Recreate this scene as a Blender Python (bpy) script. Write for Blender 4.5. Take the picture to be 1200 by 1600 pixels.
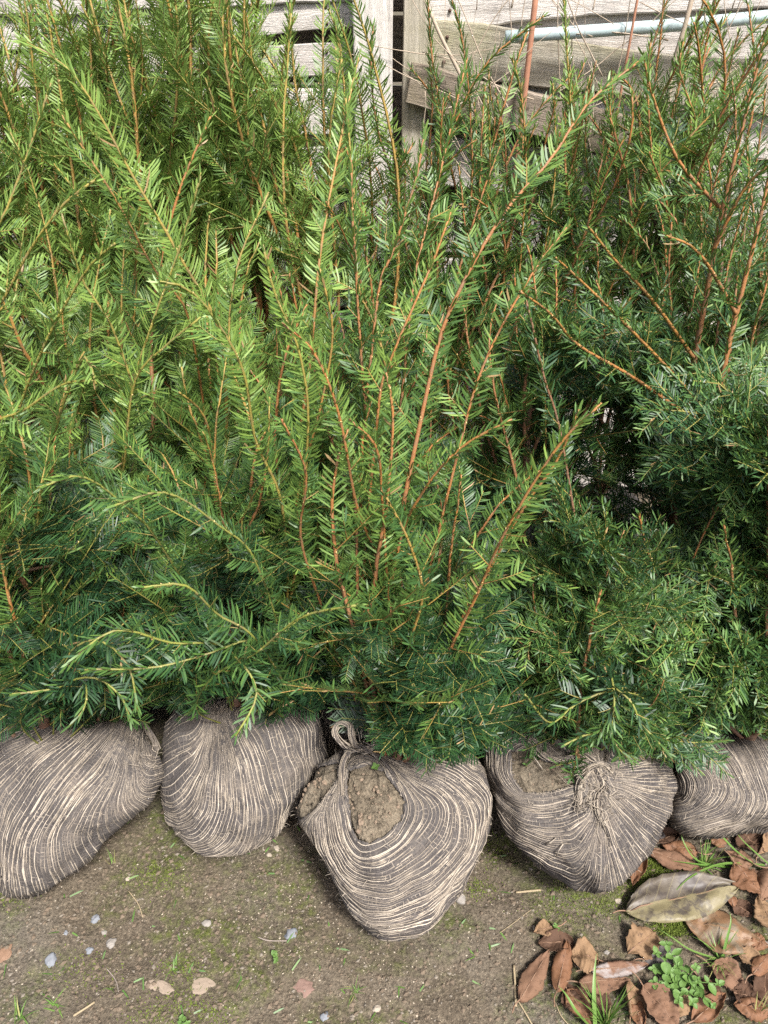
import bpy, math, random
import numpy as np
from mathutils import Vector, noise as mnoise

# ------------------------------------------------------------------ camera, sky, sun, exposure
for o in list(bpy.data.objects):
    bpy.data.objects.remove(o)
scene = bpy.context.scene
COL = scene.collection
H = 1.35
PITCH = math.radians(35.0)
FPX = 1155.0                       # focal length in pixels of the 1200 x 1600 photograph
cam_d = bpy.data.cameras.new('camera')
cam_d.sensor_fit = 'VERTICAL'
cam_d.sensor_height = 24.0
cam_d.lens = 24.0 * FPX / 1600.0
cam_d.clip_start = 0.02
cam_d.clip_end = 2000
cam = bpy.data.objects.new('camera', cam_d)
cam.location = (0, 0, H)
cam.rotation_euler = (math.pi / 2 - PITCH, 0, 0)
COL.objects.link(cam)
scene.camera = cam

SUN_EL, SUN_AZ = math.radians(56), math.radians(150)   # azimuth clockwise from +Y: behind the camera, to its right
world = bpy.data.worlds.new('World')
scene.world = world
world.use_nodes = True
wn = world.node_tree.nodes
wl = world.node_tree.links
bg = wn['Background']
sky = wn.new('ShaderNodeTexSky')
sky.sky_type = 'NISHITA'
sky.sun_disc = False
sky.sun_elevation = SUN_EL
sky.sun_rotation = SUN_AZ
sky.dust_density = 5.0
sky.air_density = 0.8
wl.new(sky.outputs[0], bg.inputs[0])
bg.inputs[1].default_value = 0.122
sun_d = bpy.data.lights.new('sun', 'SUN')
sun_d.energy = 4.2
sun_d.angle = math.radians(9.0)
sun_d.color = (1.0, 0.965, 0.92)
sun = bpy.data.objects.new('sun', sun_d)
sdir = Vector((math.sin(SUN_AZ) * math.cos(SUN_EL), math.cos(SUN_AZ) * math.cos(SUN_EL), math.sin(SUN_EL)))
sun.rotation_euler = (-sdir).to_track_quat('-Z', 'Y').to_euler()
sun.location = sdir * 10
COL.objects.link(sun)
scene.view_settings.view_transform = 'Standard'
scene.view_settings.look = 'None'
scene.view_settings.gamma = 1.0
scene.view_settings.exposure = 0.97
scene.cycles.use_denoising = False
scene.cycles.max_bounces = 5
scene.cycles.diffuse_bounces = 3
scene.cycles.glossy_bounces = 2
scene.cycles.transmission_bounces = 4
scene.cycles.transparent_max_bounces = 8

# ------------------------------------------------------------------ helpers
rng = np.random.default_rng(7)
random.seed(7)
FWD = np.array((0, math.cos(PITCH), -math.sin(PITCH)))
UPV = np.array((0, math.sin(PITCH), math.cos(PITCH)))
RGT = np.array((1.0, 0, 0))
EYE = np.array((0, 0, H))


def ray(px, py):
    return FWD + RGT * ((px - 600) / FPX) + UPV * ((800 - py) / FPX)


def at_z(px, py, z):
    d = ray(px, py)
    return EYE + d * ((z - H) / d[2])


def at_y(px, py, Y):
    d = ray(px, py)
    return EYE + d * (Y / d[1])


def nrm(v):
    v = np.asarray(v, float)
    return v / (np.linalg.norm(v, axis=-1, keepdims=True) + 1e-12)


def tag(o, label=None, cat=None, group=None, kind=None):
    if label: o['label'] = label
    if cat: o['category'] = cat
    if group: o['group'] = group
    if kind: o['kind'] = kind
    return o


def empty(name, loc):
    o = bpy.data.objects.new(name, None)
    o.location = Vector(tuple(loc))
    o.empty_display_size = 0.05
    COL.objects.link(o)
    return o


def link_mesh(name, me, mats, parent=None, kind=None):
    o = bpy.data.objects.new(name, me)
    if not len(me.materials):
        for m in (mats if isinstance(mats, (list, tuple)) else [mats]):
            me.materials.append(m)
    COL.objects.link(o)
    if parent is not None:
        o.parent = parent
        par, off = parent, Vector((0, 0, 0))
        while par is not None:
            off += par.location
            par = par.parent
        o.location = -off          # vertices are in world space
    if kind: o['kind'] = kind
    return o


def mesh_arrays(name, V, faces_list, smooth=True, attrs=None, mat_idx=None):
    """faces_list: list of (n,k) int arrays with their own k."""
    me = bpy.data.meshes.new(name)
    V = np.asarray(V, np.float32)
    me.vertices.add(len(V))
    me.vertices.foreach_set('co', V.ravel())
    loops = np.concatenate([f.ravel() for f in faces_list]).astype(np.int32)
    tot = np.concatenate([np.full(len(f), f.shape[1], np.int32) for f in faces_list])
    start = np.concatenate([[0], np.cumsum(tot)[:-1]]).astype(np.int32)
    me.loops.add(len(loops))
    me.loops.foreach_set('vertex_index', loops)
    me.polygons.add(len(tot))
    me.polygons.foreach_set('loop_start', start)
    me.polygons.foreach_set('loop_total', tot)
    me.polygons.foreach_set('use_smooth', np.full(len(tot), smooth, bool))
    if mat_idx is not None:
        me.polygons.foreach_set('material_index', mat_idx.astype(np.int32))
    me.update(calc_edges=True)
    for k, a in (attrs or {}).items():
        at = me.attributes.new(k, 'FLOAT', 'POINT')
        at.data.foreach_set('value', np.asarray(a, np.float32))
    return me


class Ribbons:
    """many short flat fibres of three points each, batched"""
    def __init__(self):
        self.p, self.w, self.n, self.t = [], [], [], []

    def add(self, pts, w, n, tint):
        self.p.append(pts); self.w.append(w); self.n.append(n); self.t.append(tint)

    def mesh(self, name):
        P = np.array(self.p, float); Nn = np.array(self.n, float); W = np.array(self.w, float)
        sd_ = nrm(np.cross(P[:, 2] - P[:, 0], Nn))
        k = np.array((1.0, 1.0, 0.6))
        off = sd_[:, None, :] * (W[:, None] * k[None, :])[:, :, None]
        V = np.concatenate([P - off, P + off], 1).reshape(-1, 3)
        o = (np.arange(len(P)) * 6)[:, None]
        q = np.concatenate([o + np.array([[0, 3, 4, 1]]), o + np.array([[1, 4, 5, 2]])])
        return mesh_arrays(name, V, [q], True, {'tint': np.repeat(np.array(self.t, float), 6)})


class Tubes:
    """collects tapered tubes along polylines into one mesh, with a float attribute tint"""
    def __init__(self, sides=5):
        self.s, self.V, self.F, self.T, self.C, self.n = sides, [], [], [], [], 0

    def add(self, P, R, tint=0.0, cap=True, sides=None):
        S = sides or self.s
        P = np.asarray(P, float)
        n = len(P)
        if n < 2:
            return
        R = np.broadcast_to(np.asarray(R, float), (n,))
        tg = nrm(np.gradient(P, axis=0))
        ref = np.array((0.31, 0.17, 0.93)) if abs(tg[0] @ np.array((0.31, 0.17, 0.93))) < 0.9 else np.array((1.0, 0, 0))
        a = nrm(np.cross(tg, ref))
        b = np.cross(tg, a)
        th = np.arange(S) * 2 * math.pi / S
        ring = P[:, None, :] + R[:, None, None] * (np.cos(th)[None, :, None] * a[:, None, :] + np.sin(th)[None, :, None] * b[:, None, :])
        self.V.append(ring.reshape(-1, 3))
        i = np.arange(n - 1)[:, None] * S + np.arange(S)[None, :]
        j = np.arange(n - 1)[:, None] * S + (np.arange(S)[None, :] + 1) % S
        q = np.stack([i, j, j + S, i + S], -1).reshape(-1, 4) + self.n
        self.F.append(q)
        if cap:
            for k0 in (0, (n - 1) * S):
                r = np.arange(S) + k0 + self.n
                if k0 == 0:
                    r = r[::-1]
                self.C.append(np.stack([np.full(S - 2, r[0]), r[1:-1], r[2:]], -1))
        self.T.append(np.repeat(np.broadcast_to(np.asarray(tint, float), (n,)), S))
        self.n += n * S

    def mesh(self, name):
        fl = [np.concatenate(self.F)]
        if self.C:
            fl.append(np.concatenate(self.C))
        return mesh_arrays(name, np.concatenate(self.V), fl, True, {'tint': np.concatenate(self.T)})


def smooth_poly(P, n):
    """Catmull-Rom through the points, resampled to n points"""
    P = np.asarray(P, float)
    if len(P) == 2:
        t = np.linspace(0, 1, n)[:, None]
        return P[0] * (1 - t) + P[1] * t
    Q = np.concatenate([[2 * P[0] - P[1]], P, [2 * P[-1] - P[-2]]])
    out = []
    m = 12
    for i in range(len(P) - 1):
        p0, p1, p2, p3 = Q[i:i + 4]
        t = np.linspace(0, 1, m, endpoint=False)[:, None]
        out.append(0.5 * (2 * p1 + (p2 - p0) * t + (2 * p0 - 5 * p1 + 4 * p2 - p3) * t ** 2 + (3 * p1 - p0 - 3 * p2 + p3) * t ** 3))
    out = np.concatenate(out + [P[-1:]])
    s = np.concatenate([[0], np.cumsum(np.linalg.norm(np.diff(out, axis=0), axis=1))])
    u = np.linspace(0, s[-1], n)
    return np.stack([np.interp(u, s, out[:, k]) for k in range(3)], -1)


def plen(P):
    return float(np.linalg.norm(np.diff(P, axis=0), axis=1).sum())


# ------------------------------------------------------------------ materials
def new_mat(name):
    m = bpy.data.materials.new(name)
    m.use_nodes = True
    nt = m.node_tree
    return m, nt, nt.nodes['Principled BSDF']


def N(nt, typ, **kw):
    n = nt.nodes.new(typ)
    for k, v in kw.items():
        if k == 'ins':
            for kk, vv in v.items():
                n.inputs[kk].default_value = vv
        else:
            setattr(n, k, v)
    return n


def ramp(nt, fac, stops):
    r = nt.nodes.new('ShaderNodeValToRGB')
    el = r.color_ramp.elements
    while len(el) < len(stops):
        el.new(0.5)
    for e, (p, c) in zip(el, stops):
        e.position = p
        e.color = (c[0], c[1], c[2], 1)
    nt.links.new(fac, r.inputs[0])
    return r.outputs[0]


def noise_tex(nt, scale, detail=4, rough=0.55, coord=None, dist=0.0):
    n = N(nt, 'ShaderNodeTexNoise', ins={'Scale': scale, 'Detail': detail, 'Roughness': rough, 'Distortion': dist})
    if coord is not None:
        nt.links.new(coord, n.inputs['Vector'])
    return n.outputs[0]


def objcoord(nt, scale=(1, 1, 1), rot=(0, 0, 0), which='Object'):
    tc = nt.nodes.new('ShaderNodeTexCoord')
    mp = nt.nodes.new('ShaderNodeMapping')
    mp.inputs['Scale'].default_value = scale
    mp.inputs['Rotation'].default_value = rot
    nt.links.new(tc.outputs[which], mp.inputs[0])
    return mp.outputs[0]


def poscoord(nt):
    g = nt.nodes.new('ShaderNodeNewGeometry')
    return g.outputs['Position']


def mixc(nt, fac, a, b, blend='MIX'):
    m = N(nt, 'ShaderNodeMix', data_type='RGBA', blend_type=blend)
    for sock, v in ((m.inputs[0], fac), (m.inputs[6], a), (m.inputs[7], b)):
        if hasattr(v, 'node'):
            nt.links.new(v, sock)
        elif isinstance(v, (int, float)):
            sock.default_value = v
        else:
            sock.default_value = (v[0], v[1], v[2], 1)
    return m.outputs[2]


def mathn(nt, op, a, b=0.0, clamp=False):
    m = N(nt, 'ShaderNodeMath', operation=op, use_clamp=clamp)
    for i, v in enumerate((a, b)):
        if hasattr(v, 'node'):
            nt.links.new(v, m.inputs[i])
        else:
            m.inputs[i].default_value = v
    return m.outputs[0]


def bump(nt, bsdf, h, strength=0.4, dist=0.01):
    b = N(nt, 'ShaderNodeBump', ins={'Strength': strength, 'Distance': dist})
    nt.links.new(h, b.inputs['Height'])
    nt.links.new(b.outputs[0], bsdf.inputs['Normal'])


def attr(nt, name):
    a = nt.nodes.new('ShaderNodeAttribute')
    a.attribute_name = name
    return a.outputs['Fac']


def mat_needles():
    m, nt, b = new_mat('yew_needles')
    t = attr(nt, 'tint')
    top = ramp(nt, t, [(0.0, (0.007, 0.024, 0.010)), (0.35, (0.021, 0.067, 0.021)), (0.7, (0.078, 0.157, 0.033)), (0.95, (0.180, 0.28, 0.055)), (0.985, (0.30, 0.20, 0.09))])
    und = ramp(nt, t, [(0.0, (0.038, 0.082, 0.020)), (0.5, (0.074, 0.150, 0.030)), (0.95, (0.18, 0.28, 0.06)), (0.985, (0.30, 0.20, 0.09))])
    g = nt.nodes.new('ShaderNodeNewGeometry')
    c = mixc(nt, g.outputs['Backfacing'], top, und)
    nt.links.new(c, b.inputs['Base Color'])
    b.inputs['Roughness'].default_value = 0.5
    b.inputs['Specular IOR Level'].default_value = 0.55
    tr = nt.nodes.new('ShaderNodeBsdfTranslucent')
    tc = mixc(nt, 0.6, c, (0.20, 0.28, 0.03), 'MIX')
    nt.links.new(tc, tr.inputs[0])
    ms = nt.nodes.new('ShaderNodeMixShader')
    f = mathn(nt, 'MULTIPLY_ADD', t, 0.14)
    f.node.inputs[2].default_value = 0.03
    nt.links.new(f, ms.inputs[0])
    nt.links.new(b.outputs[0], ms.inputs[1])
    nt.links.new(tr.outputs[0], ms.inputs[2])
    nt.links.new(ms.outputs[0], nt.nodes['Material Output'].inputs[0])
    return m


def mat_bark():
    m, nt, b = new_mat('yew_bark')
    t = attr(nt, 'tint')
    c = ramp(nt, t, [(0.0, (0.105, 0.052, 0.032)), (0.3, (0.21, 0.105, 0.058)), (0.55, (0.36, 0.145, 0.035)), (0.8, (0.36, 0.25, 0.05)), (1.0, (0.22, 0.24, 0.04))])
    co = poscoord(nt)
    n1 = noise_tex(nt, 160, 4, 0.6, co)
    c = mixc(nt, mathn(nt, 'MULTIPLY', ramp(nt, noise_tex(nt, 45, 4, 0.65, co), [(0.45, (0, 0, 0)), (0.65, (1, 1, 1))]), 0.55), c, (0.17, 0.125, 0.085))
    c2 = mixc(nt, mathn(nt, 'MULTIPLY', n1, 0.7), c, mixc(nt, 0.6, c, (0.07, 0.045, 0.03)))
    nt.links.new(c2, b.inputs['Base Color'])
    b.inputs['Roughness'].default_value = 0.6
    bump(nt, b, n1, 0.5, 0.002)
    return m


def mat_bud():
    m, nt, b = new_mat('yew_bud')
    b.inputs['Base Color'].default_value = (0.52, 0.40, 0.17, 1)
    b.inputs['Roughness'].default_value = 0.5
    return m


def mat_soil(name='soil', moss=0.0, pale=1.0):
    m, nt, b = new_mat(name)
    co = poscoord(nt)
    n1 = noise_tex(nt, 7, 6, 0.62, co)
    n2 = noise_tex(nt, 70, 5, 0.65, co)
    n3 = noise_tex(nt, 420, 3, 0.6, co)
    c = ramp(nt, n1, [(0.3, (0.082 * pale, 0.068 * pale, 0.046 * pale)), (0.52, (0.140 * pale, 0.118 * pale, 0.083 * pale)), (0.75, (0.20 * pale, 0.175 * pale, 0.133 * pale))])
    c = mixc(nt, n2, mixc(nt, 0.55, c, (0.045, 0.034, 0.024)), mixc(nt, 0.3, c, (0.27, 0.215, 0.16)))
    if moss:
        mm = noise_tex(nt, 4.2, 5, 0.6, co, 0.4)
        mk = ramp(nt, mm, [(0.46, (0, 0, 0)), (0.60, (1, 1, 1))])
        gr = ramp(nt, n2, [(0.3, (0.030, 0.040, 0.010)), (0.6, (0.075, 0.092, 0.020)), (0.8, (0.13, 0.15, 0.03))])
        mk2 = mathn(nt, 'MULTIPLY', mk, mathn(nt, 'MULTIPLY', ramp(nt, n2, [(0.38, (0, 0, 0)), (0.6, (1, 1, 1))]), moss))
        c = mixc(nt, mk2, c, gr)
        # grey, trodden stony patches
        gm = ramp(nt, noise_tex(nt, 2.6, 3, 0.5, objcoord(nt, (1, 1, 1), (0.4, 0.2, 0.9))), [(0.5, (0, 0, 0)), (0.72, (1, 1, 1))])
        c = mixc(nt, mathn(nt, 'MULTIPLY', gm, 0.4), c, (0.15, 0.145, 0.13))
    n4 = noise_tex(nt, 190, 4, 0.7, co)
    c = mixc(nt, ramp(nt, n4, [(0.38, (1, 1, 1)), (0.5, (0, 0, 0))]), c, mixc(nt, 0.65, c, (0.03, 0.024, 0.017)))
    c = mixc(nt, mathn(nt, 'MULTIPLY', ramp(nt, n4, [(0.58, (0, 0, 0)), (0.66, (1, 1, 1))]), 0.5), c, (0.30, 0.25, 0.18))
    sp = ramp(nt, n3, [(0.66, (0, 0, 0)), (0.72, (1, 1, 1))])
    c = mixc(nt, mathn(nt, 'MULTIPLY', sp, 0.45), c, (0.42, 0.36, 0.27))
    nt.links.new(c, b.inputs['Base Color'])
    b.inputs['Roughness'].default_value = 0.9
    b.inputs['Specular IOR Level'].default_value = 0.2
    hh = mathn(nt, 'ADD', n2, mathn(nt, 'MULTIPLY', n4, 0.6))
    bump(nt, b, hh, 0.9, 0.008)
    return m


def mat_burlap():
    m, nt, b = new_mat('jute_net')
    co = poscoord(nt)
    n1 = noise_tex(nt, 16, 5, 0.6, co)
    n2 = noise_tex(nt, 260, 3, 0.6, co)
    c = ramp(nt, n1, [(0.38, (0.042, 0.044, 0.050)), (0.53, (0.082, 0.080, 0.080)), (0.67, (0.185, 0.160, 0.136))])
    c = mixc(nt, n2, mixc(nt, 0.6, c, (0.018, 0.018, 0.022)), mixc(nt, 0.35, c, (0.24, 0.20, 0.16)))
    nt.links.new(c, b.inputs['Base Color'])
    b.inputs['Roughness'].default_value = 0.95
    b.inputs['Specular IOR Level'].default_value = 0.1
    bump(nt, b, n2, 0.8, 0.004)
    return m


def mat_thread():
    m, nt, b = new_mat('jute_thread')
    t = attr(nt, 'tint')
    co = poscoord(nt)
    n1 = noise_tex(nt, 30, 4, 0.6, co)
    n2 = noise_tex(nt, 500, 2, 0.6, co)
    c = ramp(nt, t, [(0.0, (0.042, 0.043, 0.052)), (0.45, (0.13, 0.12, 0.115)), (0.7, (0.34, 0.295, 0.235)), (1.0, (0.56, 0.495, 0.405))])
    dirt = ramp(nt, noise_tex(nt, 13, 5, 0.65, co), [(0.44, (0, 0, 0)), (0.62, (1, 1, 1))])
    c = mixc(nt, mathn(nt, 'MULTIPLY', dirt, 0.62), c, (0.235, 0.205, 0.17))
    c = mixc(nt, mathn(nt, 'MULTIPLY', n1, 0.6), c, mixc(nt, 0.4, c, (0.20, 0.15, 0.11)))
    c = mixc(nt, mathn(nt, 'MULTIPLY', n2, 0.5), c, mixc(nt, 0.6, c, (0.10, 0.08, 0.06)))
    nt.links.new(c, b.inputs['Base Color'])
    b.inputs['Roughness'].default_value = 0.9
    b.inputs['Specular IOR Level'].default_value = 0.15
    return m


def mat_wood(name, c0, c1, c2, moss=0.0):
    m, nt, b = new_mat(name)
    co = objcoord(nt, (1.5, 26, 26))
    n1 = noise_tex(nt, 4.0, 7, 0.7, co, 0.15)
    n2 = noise_tex(nt, 9, 4, 0.6, objcoord(nt, (4, 90, 90)))
    n3 = noise_tex(nt, 5, 4, 0.6, poscoord(nt))
    c = ramp(nt, n1, [(0.3, c0), (0.5, c1), (0.7, c2)])
    c = mixc(nt, mathn(nt, 'MULTIPLY', n2, 0.5), c, mixc(nt, 0.6, c, (0.10, 0.085, 0.07)))
    if moss:
        mk = ramp(nt, n3, [(0.45, (0, 0, 0)), (0.68, (1, 1, 1))])
        c = mixc(nt, mathn(nt, 'MULTIPLY', mk, moss), c, (0.19, 0.185, 0.075))
    st_ = ramp(nt, noise_tex(nt, 11, 5, 0.65, poscoord(nt)), [(0.52, (0, 0, 0)), (0.72, (1, 1, 1))])
    c = mixc(nt, mathn(nt, 'MULTIPLY', st_, 0.5), c, (0.16, 0.135, 0.11))
    crack = ramp(nt, n2, [(0.24, (0, 0, 0)), (0.36, (1, 1, 1))])
    c = mixc(nt, crack, mixc(nt, 0.65, c, (0.04, 0.034, 0.03)), c)
    nt.links.new(c, b.inputs['Base Color'])
    b.inputs['Roughness'].default_value = 0.85
    bump(nt, b, mathn(nt, 'ADD', n1, n2), 0.6, 0.006)
    return m


def mat_simple(name, c, rough=0.6, var=0.3, scale=40, dark=(0.05, 0.04, 0.03), trans=0.0, spec=0.4):
    m, nt, b = new_mat(name)
    co = poscoord(nt)
    n1 = noise_tex(nt, scale, 4, 0.6, co)
    cc = mixc(nt, mathn(nt, 'MULTIPLY', n1, var * 1.6), c, dark)
    nt.links.new(cc, b.inputs['Base Color'])
    b.inputs['Roughness'].default_value = rough
    b.inputs['Specular IOR Level'].default_value = spec
    bump(nt, b, n1, 0.25, 0.003)
    if trans:
        tr = nt.nodes.new('ShaderNodeBsdfTranslucent')
        nt.links.new(cc, tr.inputs[0])
        ms = nt.nodes.new('ShaderNodeMixShader')
        ms.inputs[0].default_value = trans
        nt.links.new(b.outputs[0], ms.inputs[1])
        nt.links.new(tr.outputs[0], ms.inputs[2])
        nt.links.new(ms.outputs[0], nt.nodes['Material Output'].inputs[0])
    return m


M_NEEDLE, M_BARK, M_BUD = mat_needles(), mat_bark(), mat_bud()
M_GROUND = mat_soil('trodden_soil', 1.0, 0.72)
M_CLOD = mat_soil('root_ball_soil', 0.0, 1.2)
M_BURLAP, M_THREAD = mat_burlap(), mat_thread()

# ------------------------------------------------------------------ ground
def grid_noise(X, Y, sc, oct_=4, seed=0.0):
    out = np.zeros(X.shape)
    f = X.ravel(); g = Y.ravel()
    o = out.ravel()
    for i in range(len(f)):
        o[i] = mnoise.fractal(Vector((f[i] * sc + seed, g[i] * sc, seed * 0.7)), 1.0, 2.0, oct_)
    return o.reshape(X.shape)


def ground_height(x, y):
    return 0.010 * mnoise.fractal(Vector((x * 7, y * 7, 3.1)), 1.0, 2.0, 3) + 0.0040 * mnoise.noise(Vector((x * 48, y * 48, 1.7))) - 0.004


def build_ground():
    xs = np.concatenate([[-600, -60, -8, -2.5], np.linspace(-1.15, 1.15, 260), [2.5, 8, 60, 600]])
    ys = np.concatenate([[-600, -60, -8, -1], np.linspace(0.35, 1.1, 110), np.linspace(1.3, 2.1, 25), [3, 8, 60, 600]])
    X, Y = np.meshgrid(xs, ys)
    Z = np.zeros(X.shape)
    for i in range(X.shape[0]):
        for j in range(X.shape[1]):
            if abs(X[i, j]) < 1.3 and 0.25 < Y[i, j] < 2.2:
                Z[i, j] = ground_height(X[i, j], Y[i, j])
    ny, nx = X.shape
    idx = np.arange(nx * ny).reshape(ny, nx)
    q = np.stack([idx[:-1, :-1], idx[:-1, 1:], idx[1:, 1:], idx[1:, :-1]], -1).reshape(-1, 4)
    me = mesh_arrays('ground', np.stack([X, Y, Z], -1).reshape(-1, 3), [q])
    tag(link_mesh('ground', me, M_GROUND), kind='structure')


build_ground()

# ------------------------------------------------------------------ fence at the back
M_W_PALE = mat_wood('weathered_pale_board', (0.46, 0.43, 0.39), (0.62, 0.585, 0.54), (0.72, 0.69, 0.65))
M_W_GREY = mat_wood('weathered_grey_board', (0.36, 0.335, 0.305), (0.52, 0.485, 0.45), (0.64, 0.605, 0.565))
M_W_MOSS = mat_wood('mossy_board', (0.26, 0.235, 0.17), (0.40, 0.37, 0.29), (0.54, 0.50, 0.42), 0.6)
M_W_BROWN = mat_wood('old_brown_timber', (0.09, 0.07, 0.05), (0.21, 0.17, 0.125), (0.38, 0.32, 0.26), 0.35)
FY = 2.0


def board(name, parent, c, L, W, T, ang, mat, yaw=0.0, warp=0.006, seed=0):
    """plank with its long axis local x, centred at c; uneven edges and chipped ends"""
    r = np.random.default_rng(1000 + seed)
    n, k = 26, 5
    t = np.linspace(-0.5, 0.5, n)
    edge_t = W / 2 + np.convolve(r.normal(0, warp, n + 4), np.ones(5) / 5, 'valid')
    edge_b = -W / 2 + np.convolve(r.normal(0, warp, n + 4), np.ones(5) / 5, 'valid')
    bow = np.convolve(r.normal(0, warp, n + 8), np.ones(9) / 9, 'valid')
    prof = [(-1, -T / 2 + 0.003), (-0.94, -T / 2), (0.0, -T / 2 - 0.0015), (0.94, -T / 2), (1, -T / 2 + 0.003), (1, T / 2), (-1, T / 2)]
    V = []
    for i in range(n):
        e0, e1 = edge_b[i], edge_t[i]
        for u, y in prof:
            V.append((t[i] * L + (r.normal(0, 0.004) if i in (0, n - 1) else 0), y + bow[i] * 0.5, e0 + (e1 - e0) * (u + 1) / 2))
    V = np.array(V)
    m = len(prof)
    i = np.arange(n - 1)[:, None] * m + np.arange(m)[None, :]
    j = np.arange(n - 1)[:, None] * m + (np.arange(m)[None, :] + 1) % m
    q = np.stack([i, i + m, j + m, j], -1).reshape(-1, 4)
    caps = np.array([list(range(m)), list(range((n - 1) * m, n * m))[::-1]])
    me = mesh_arrays(name, V, [q, caps], False)
    me.materials.append(mat)
    o = bpy.data.objects.new(name, me)
    COL.objects.link(o)
    o.parent = parent
    o.location = Vector(tuple(c)) - parent.location
    o.rotation_euler = (0, -ang, yaw)
    return o


fence = empty('timber_fence', (0, FY + 0.05, 0))
tag(fence, 'weathered pale timber fence of posts and uneven boards behind the plants', 'fence')


def fz(py, Y=FY):
    return at_y(600, py, Y)[2]


def fx(px, py, Y=FY):
    return at_y(px, py, Y)[0]


sd = 0
# upright posts
def upright(px0, px1, Y, mat, T=0.07, top=1.75, pyref=80):
    global sd
    sd += 1
    x0, x1 = fx(px0, pyref, Y), fx(px1, pyref, Y)
    board('post', fence, ((x0 + x1) / 2, Y, top / 2), top, abs(x1 - x0), T, math.pi / 2, mat, 0, 0.002, sd)


upright(553, 614, FY - 0.06, M_W_PALE)
upright(629, 668, FY - 0.02, M_W_MOSS, 0.05)
upright(-190, -120, FY - 0.03, M_W_GREY)
upright(1330, 1400, FY - 0.03, M_W_GREY)


def plank(pxa, pya, pxb, pyb, W, Y, mat, T=0.028):
    global sd
    sd += 1
    a, b = at_y(pxa, pya, Y), at_y(pxb, pyb, Y)
    c = (a + b) / 2
    c[1] = Y
    L = math.hypot(b[0] - a[0], b[2] - a[2])
    o = board('board', fence, c, L, W, T, math.atan2(b[2] - a[2], b[0] - a[0]), mat, 0, 0.006, sd)
    for zz in (-0.26, 0.22):
        nl_ = bpy.data.objects.new('nail', NAIL)
        COL.objects.link(nl_)
        nl_.parent = o
        nl_.location = ((-L / 2 + 0.06) if pxa > 600 else (L / 2 - 0.06), -T / 2 - 0.004, zz * W)


tn_ = Tubes(8)
tn_.add([(0, 0.006, 0), (0, -0.0015, 0)], [0.0042, 0.0036])
NAIL = tn_.mesh('nail')
NAIL.materials.append(mat_simple('rusty_nail', (0.09, 0.05, 0.035), 0.8, 0.3, 300))
# left bay (centre lines, photograph pixels)
plank(-150, -10, 560, -42, 0.10, FY, M_W_PALE)
plank(-150, 62, 552, 20, 0.062, FY + 0.012, M_W_PALE)
plank(-150, 118, 552, 90, 0.07, FY + 0.02, M_W_GREY)
plank(-150, 190, 552, 170, 0.10, FY, M_W_PALE)
plank(-150, 275, 552, 262, 0.10, FY + 0.008, M_W_GREY)
plank(-150, -110, 560, -120, 0.11, FY + 0.006, M_W_GREY)
# right bay: sagging boards
plank(660, -8, 1400, -50, 0.12, FY, M_W_PALE)
plank(655, 25, 1400, 62, 0.095, FY + 0.018, M_W_GREY)
plank(655, 70, 1400, 165, 0.10, FY - 0.012, M_W_MOSS)
plank(655, 150, 1400, 240, 0.10, FY + 0.022, M_W_PALE)
plank(640, 130, 1060, 235, 0.085, FY - 0.055, M_W_BROWN, 0.05)
plank(655, 250, 1400, 330, 0.11, FY + 0.004, M_W_GREY)
plank(655, -120, 1400, -130, 0.13, FY + 0.01, M_W_GREY)
# dark backing boards, added behind the fence so its gaps look dark
for k in range(12):
    z = 0.08 + k * 0.145
    sd += 1
    board('board', fence, (0.05 * (k % 2), FY + 0.11, z), 3.4, 0.138, 0.022, 0.0, M_W_BROWN, 0, 0.003, sd)
for k in range(6):
    z = 0.10 + k * 0.15
    sd += 1
    board('board', fence, (0, FY + 0.03, z), 3.2, 0.13, 0.024, 0.0, M_W_GREY, 0, 0.003, sd)

# pipe along the fence
M_PIPE = mat_simple('pale_blue_plastic', (0.40, 0.50, 0.51), 0.5, 0.3, 20, (0.25, 0.30, 0.28))
pp = Tubes(14)
a, b = at_y(790, 58, FY - 0.075), at_y(1420, 2, FY - 0.075)
pp.add(smooth_poly([a, (a + b) / 2 + np.array((0, 0, -0.006)), b], 24), 0.0125)
pipe = link_mesh('water_pipe', pp.mesh('water_pipe'), M_PIPE)
tag(pipe, 'pale blue plastic water pipe running along the fence top right', 'pipe')

# rusty stakes
M_RUST = mat_simple('rusty_stake', (0.42, 0.20, 0.12), 0.8, 0.35, 60, (0.10, 0.05, 0.035))
for i, (px, p0, p1, lab) in enumerate([
        (838, 0, 330, 'rusty reddish stake against the boards left of the pale blue pipe'),
        (1008, -60, 300, 'thin orange brown stake crossing the pale blue pipe')]):
    t = Tubes(6)
    A, B = at_y(px, p0, FY - 0.115), at_y(px - 14, p1, FY - 0.115)
    A[2] += 0.1
    B[0] = A[0] - 0.03
    B[2] = 0.0
    t.add(smooth_poly([B, (A + B) / 2, A], 12), 0.0065 if i == 0 else 0.0028)
    tag(link_mesh('fence_stake', t.mesh('fence_stake'), M_RUST), lab, 'stake')

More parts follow.
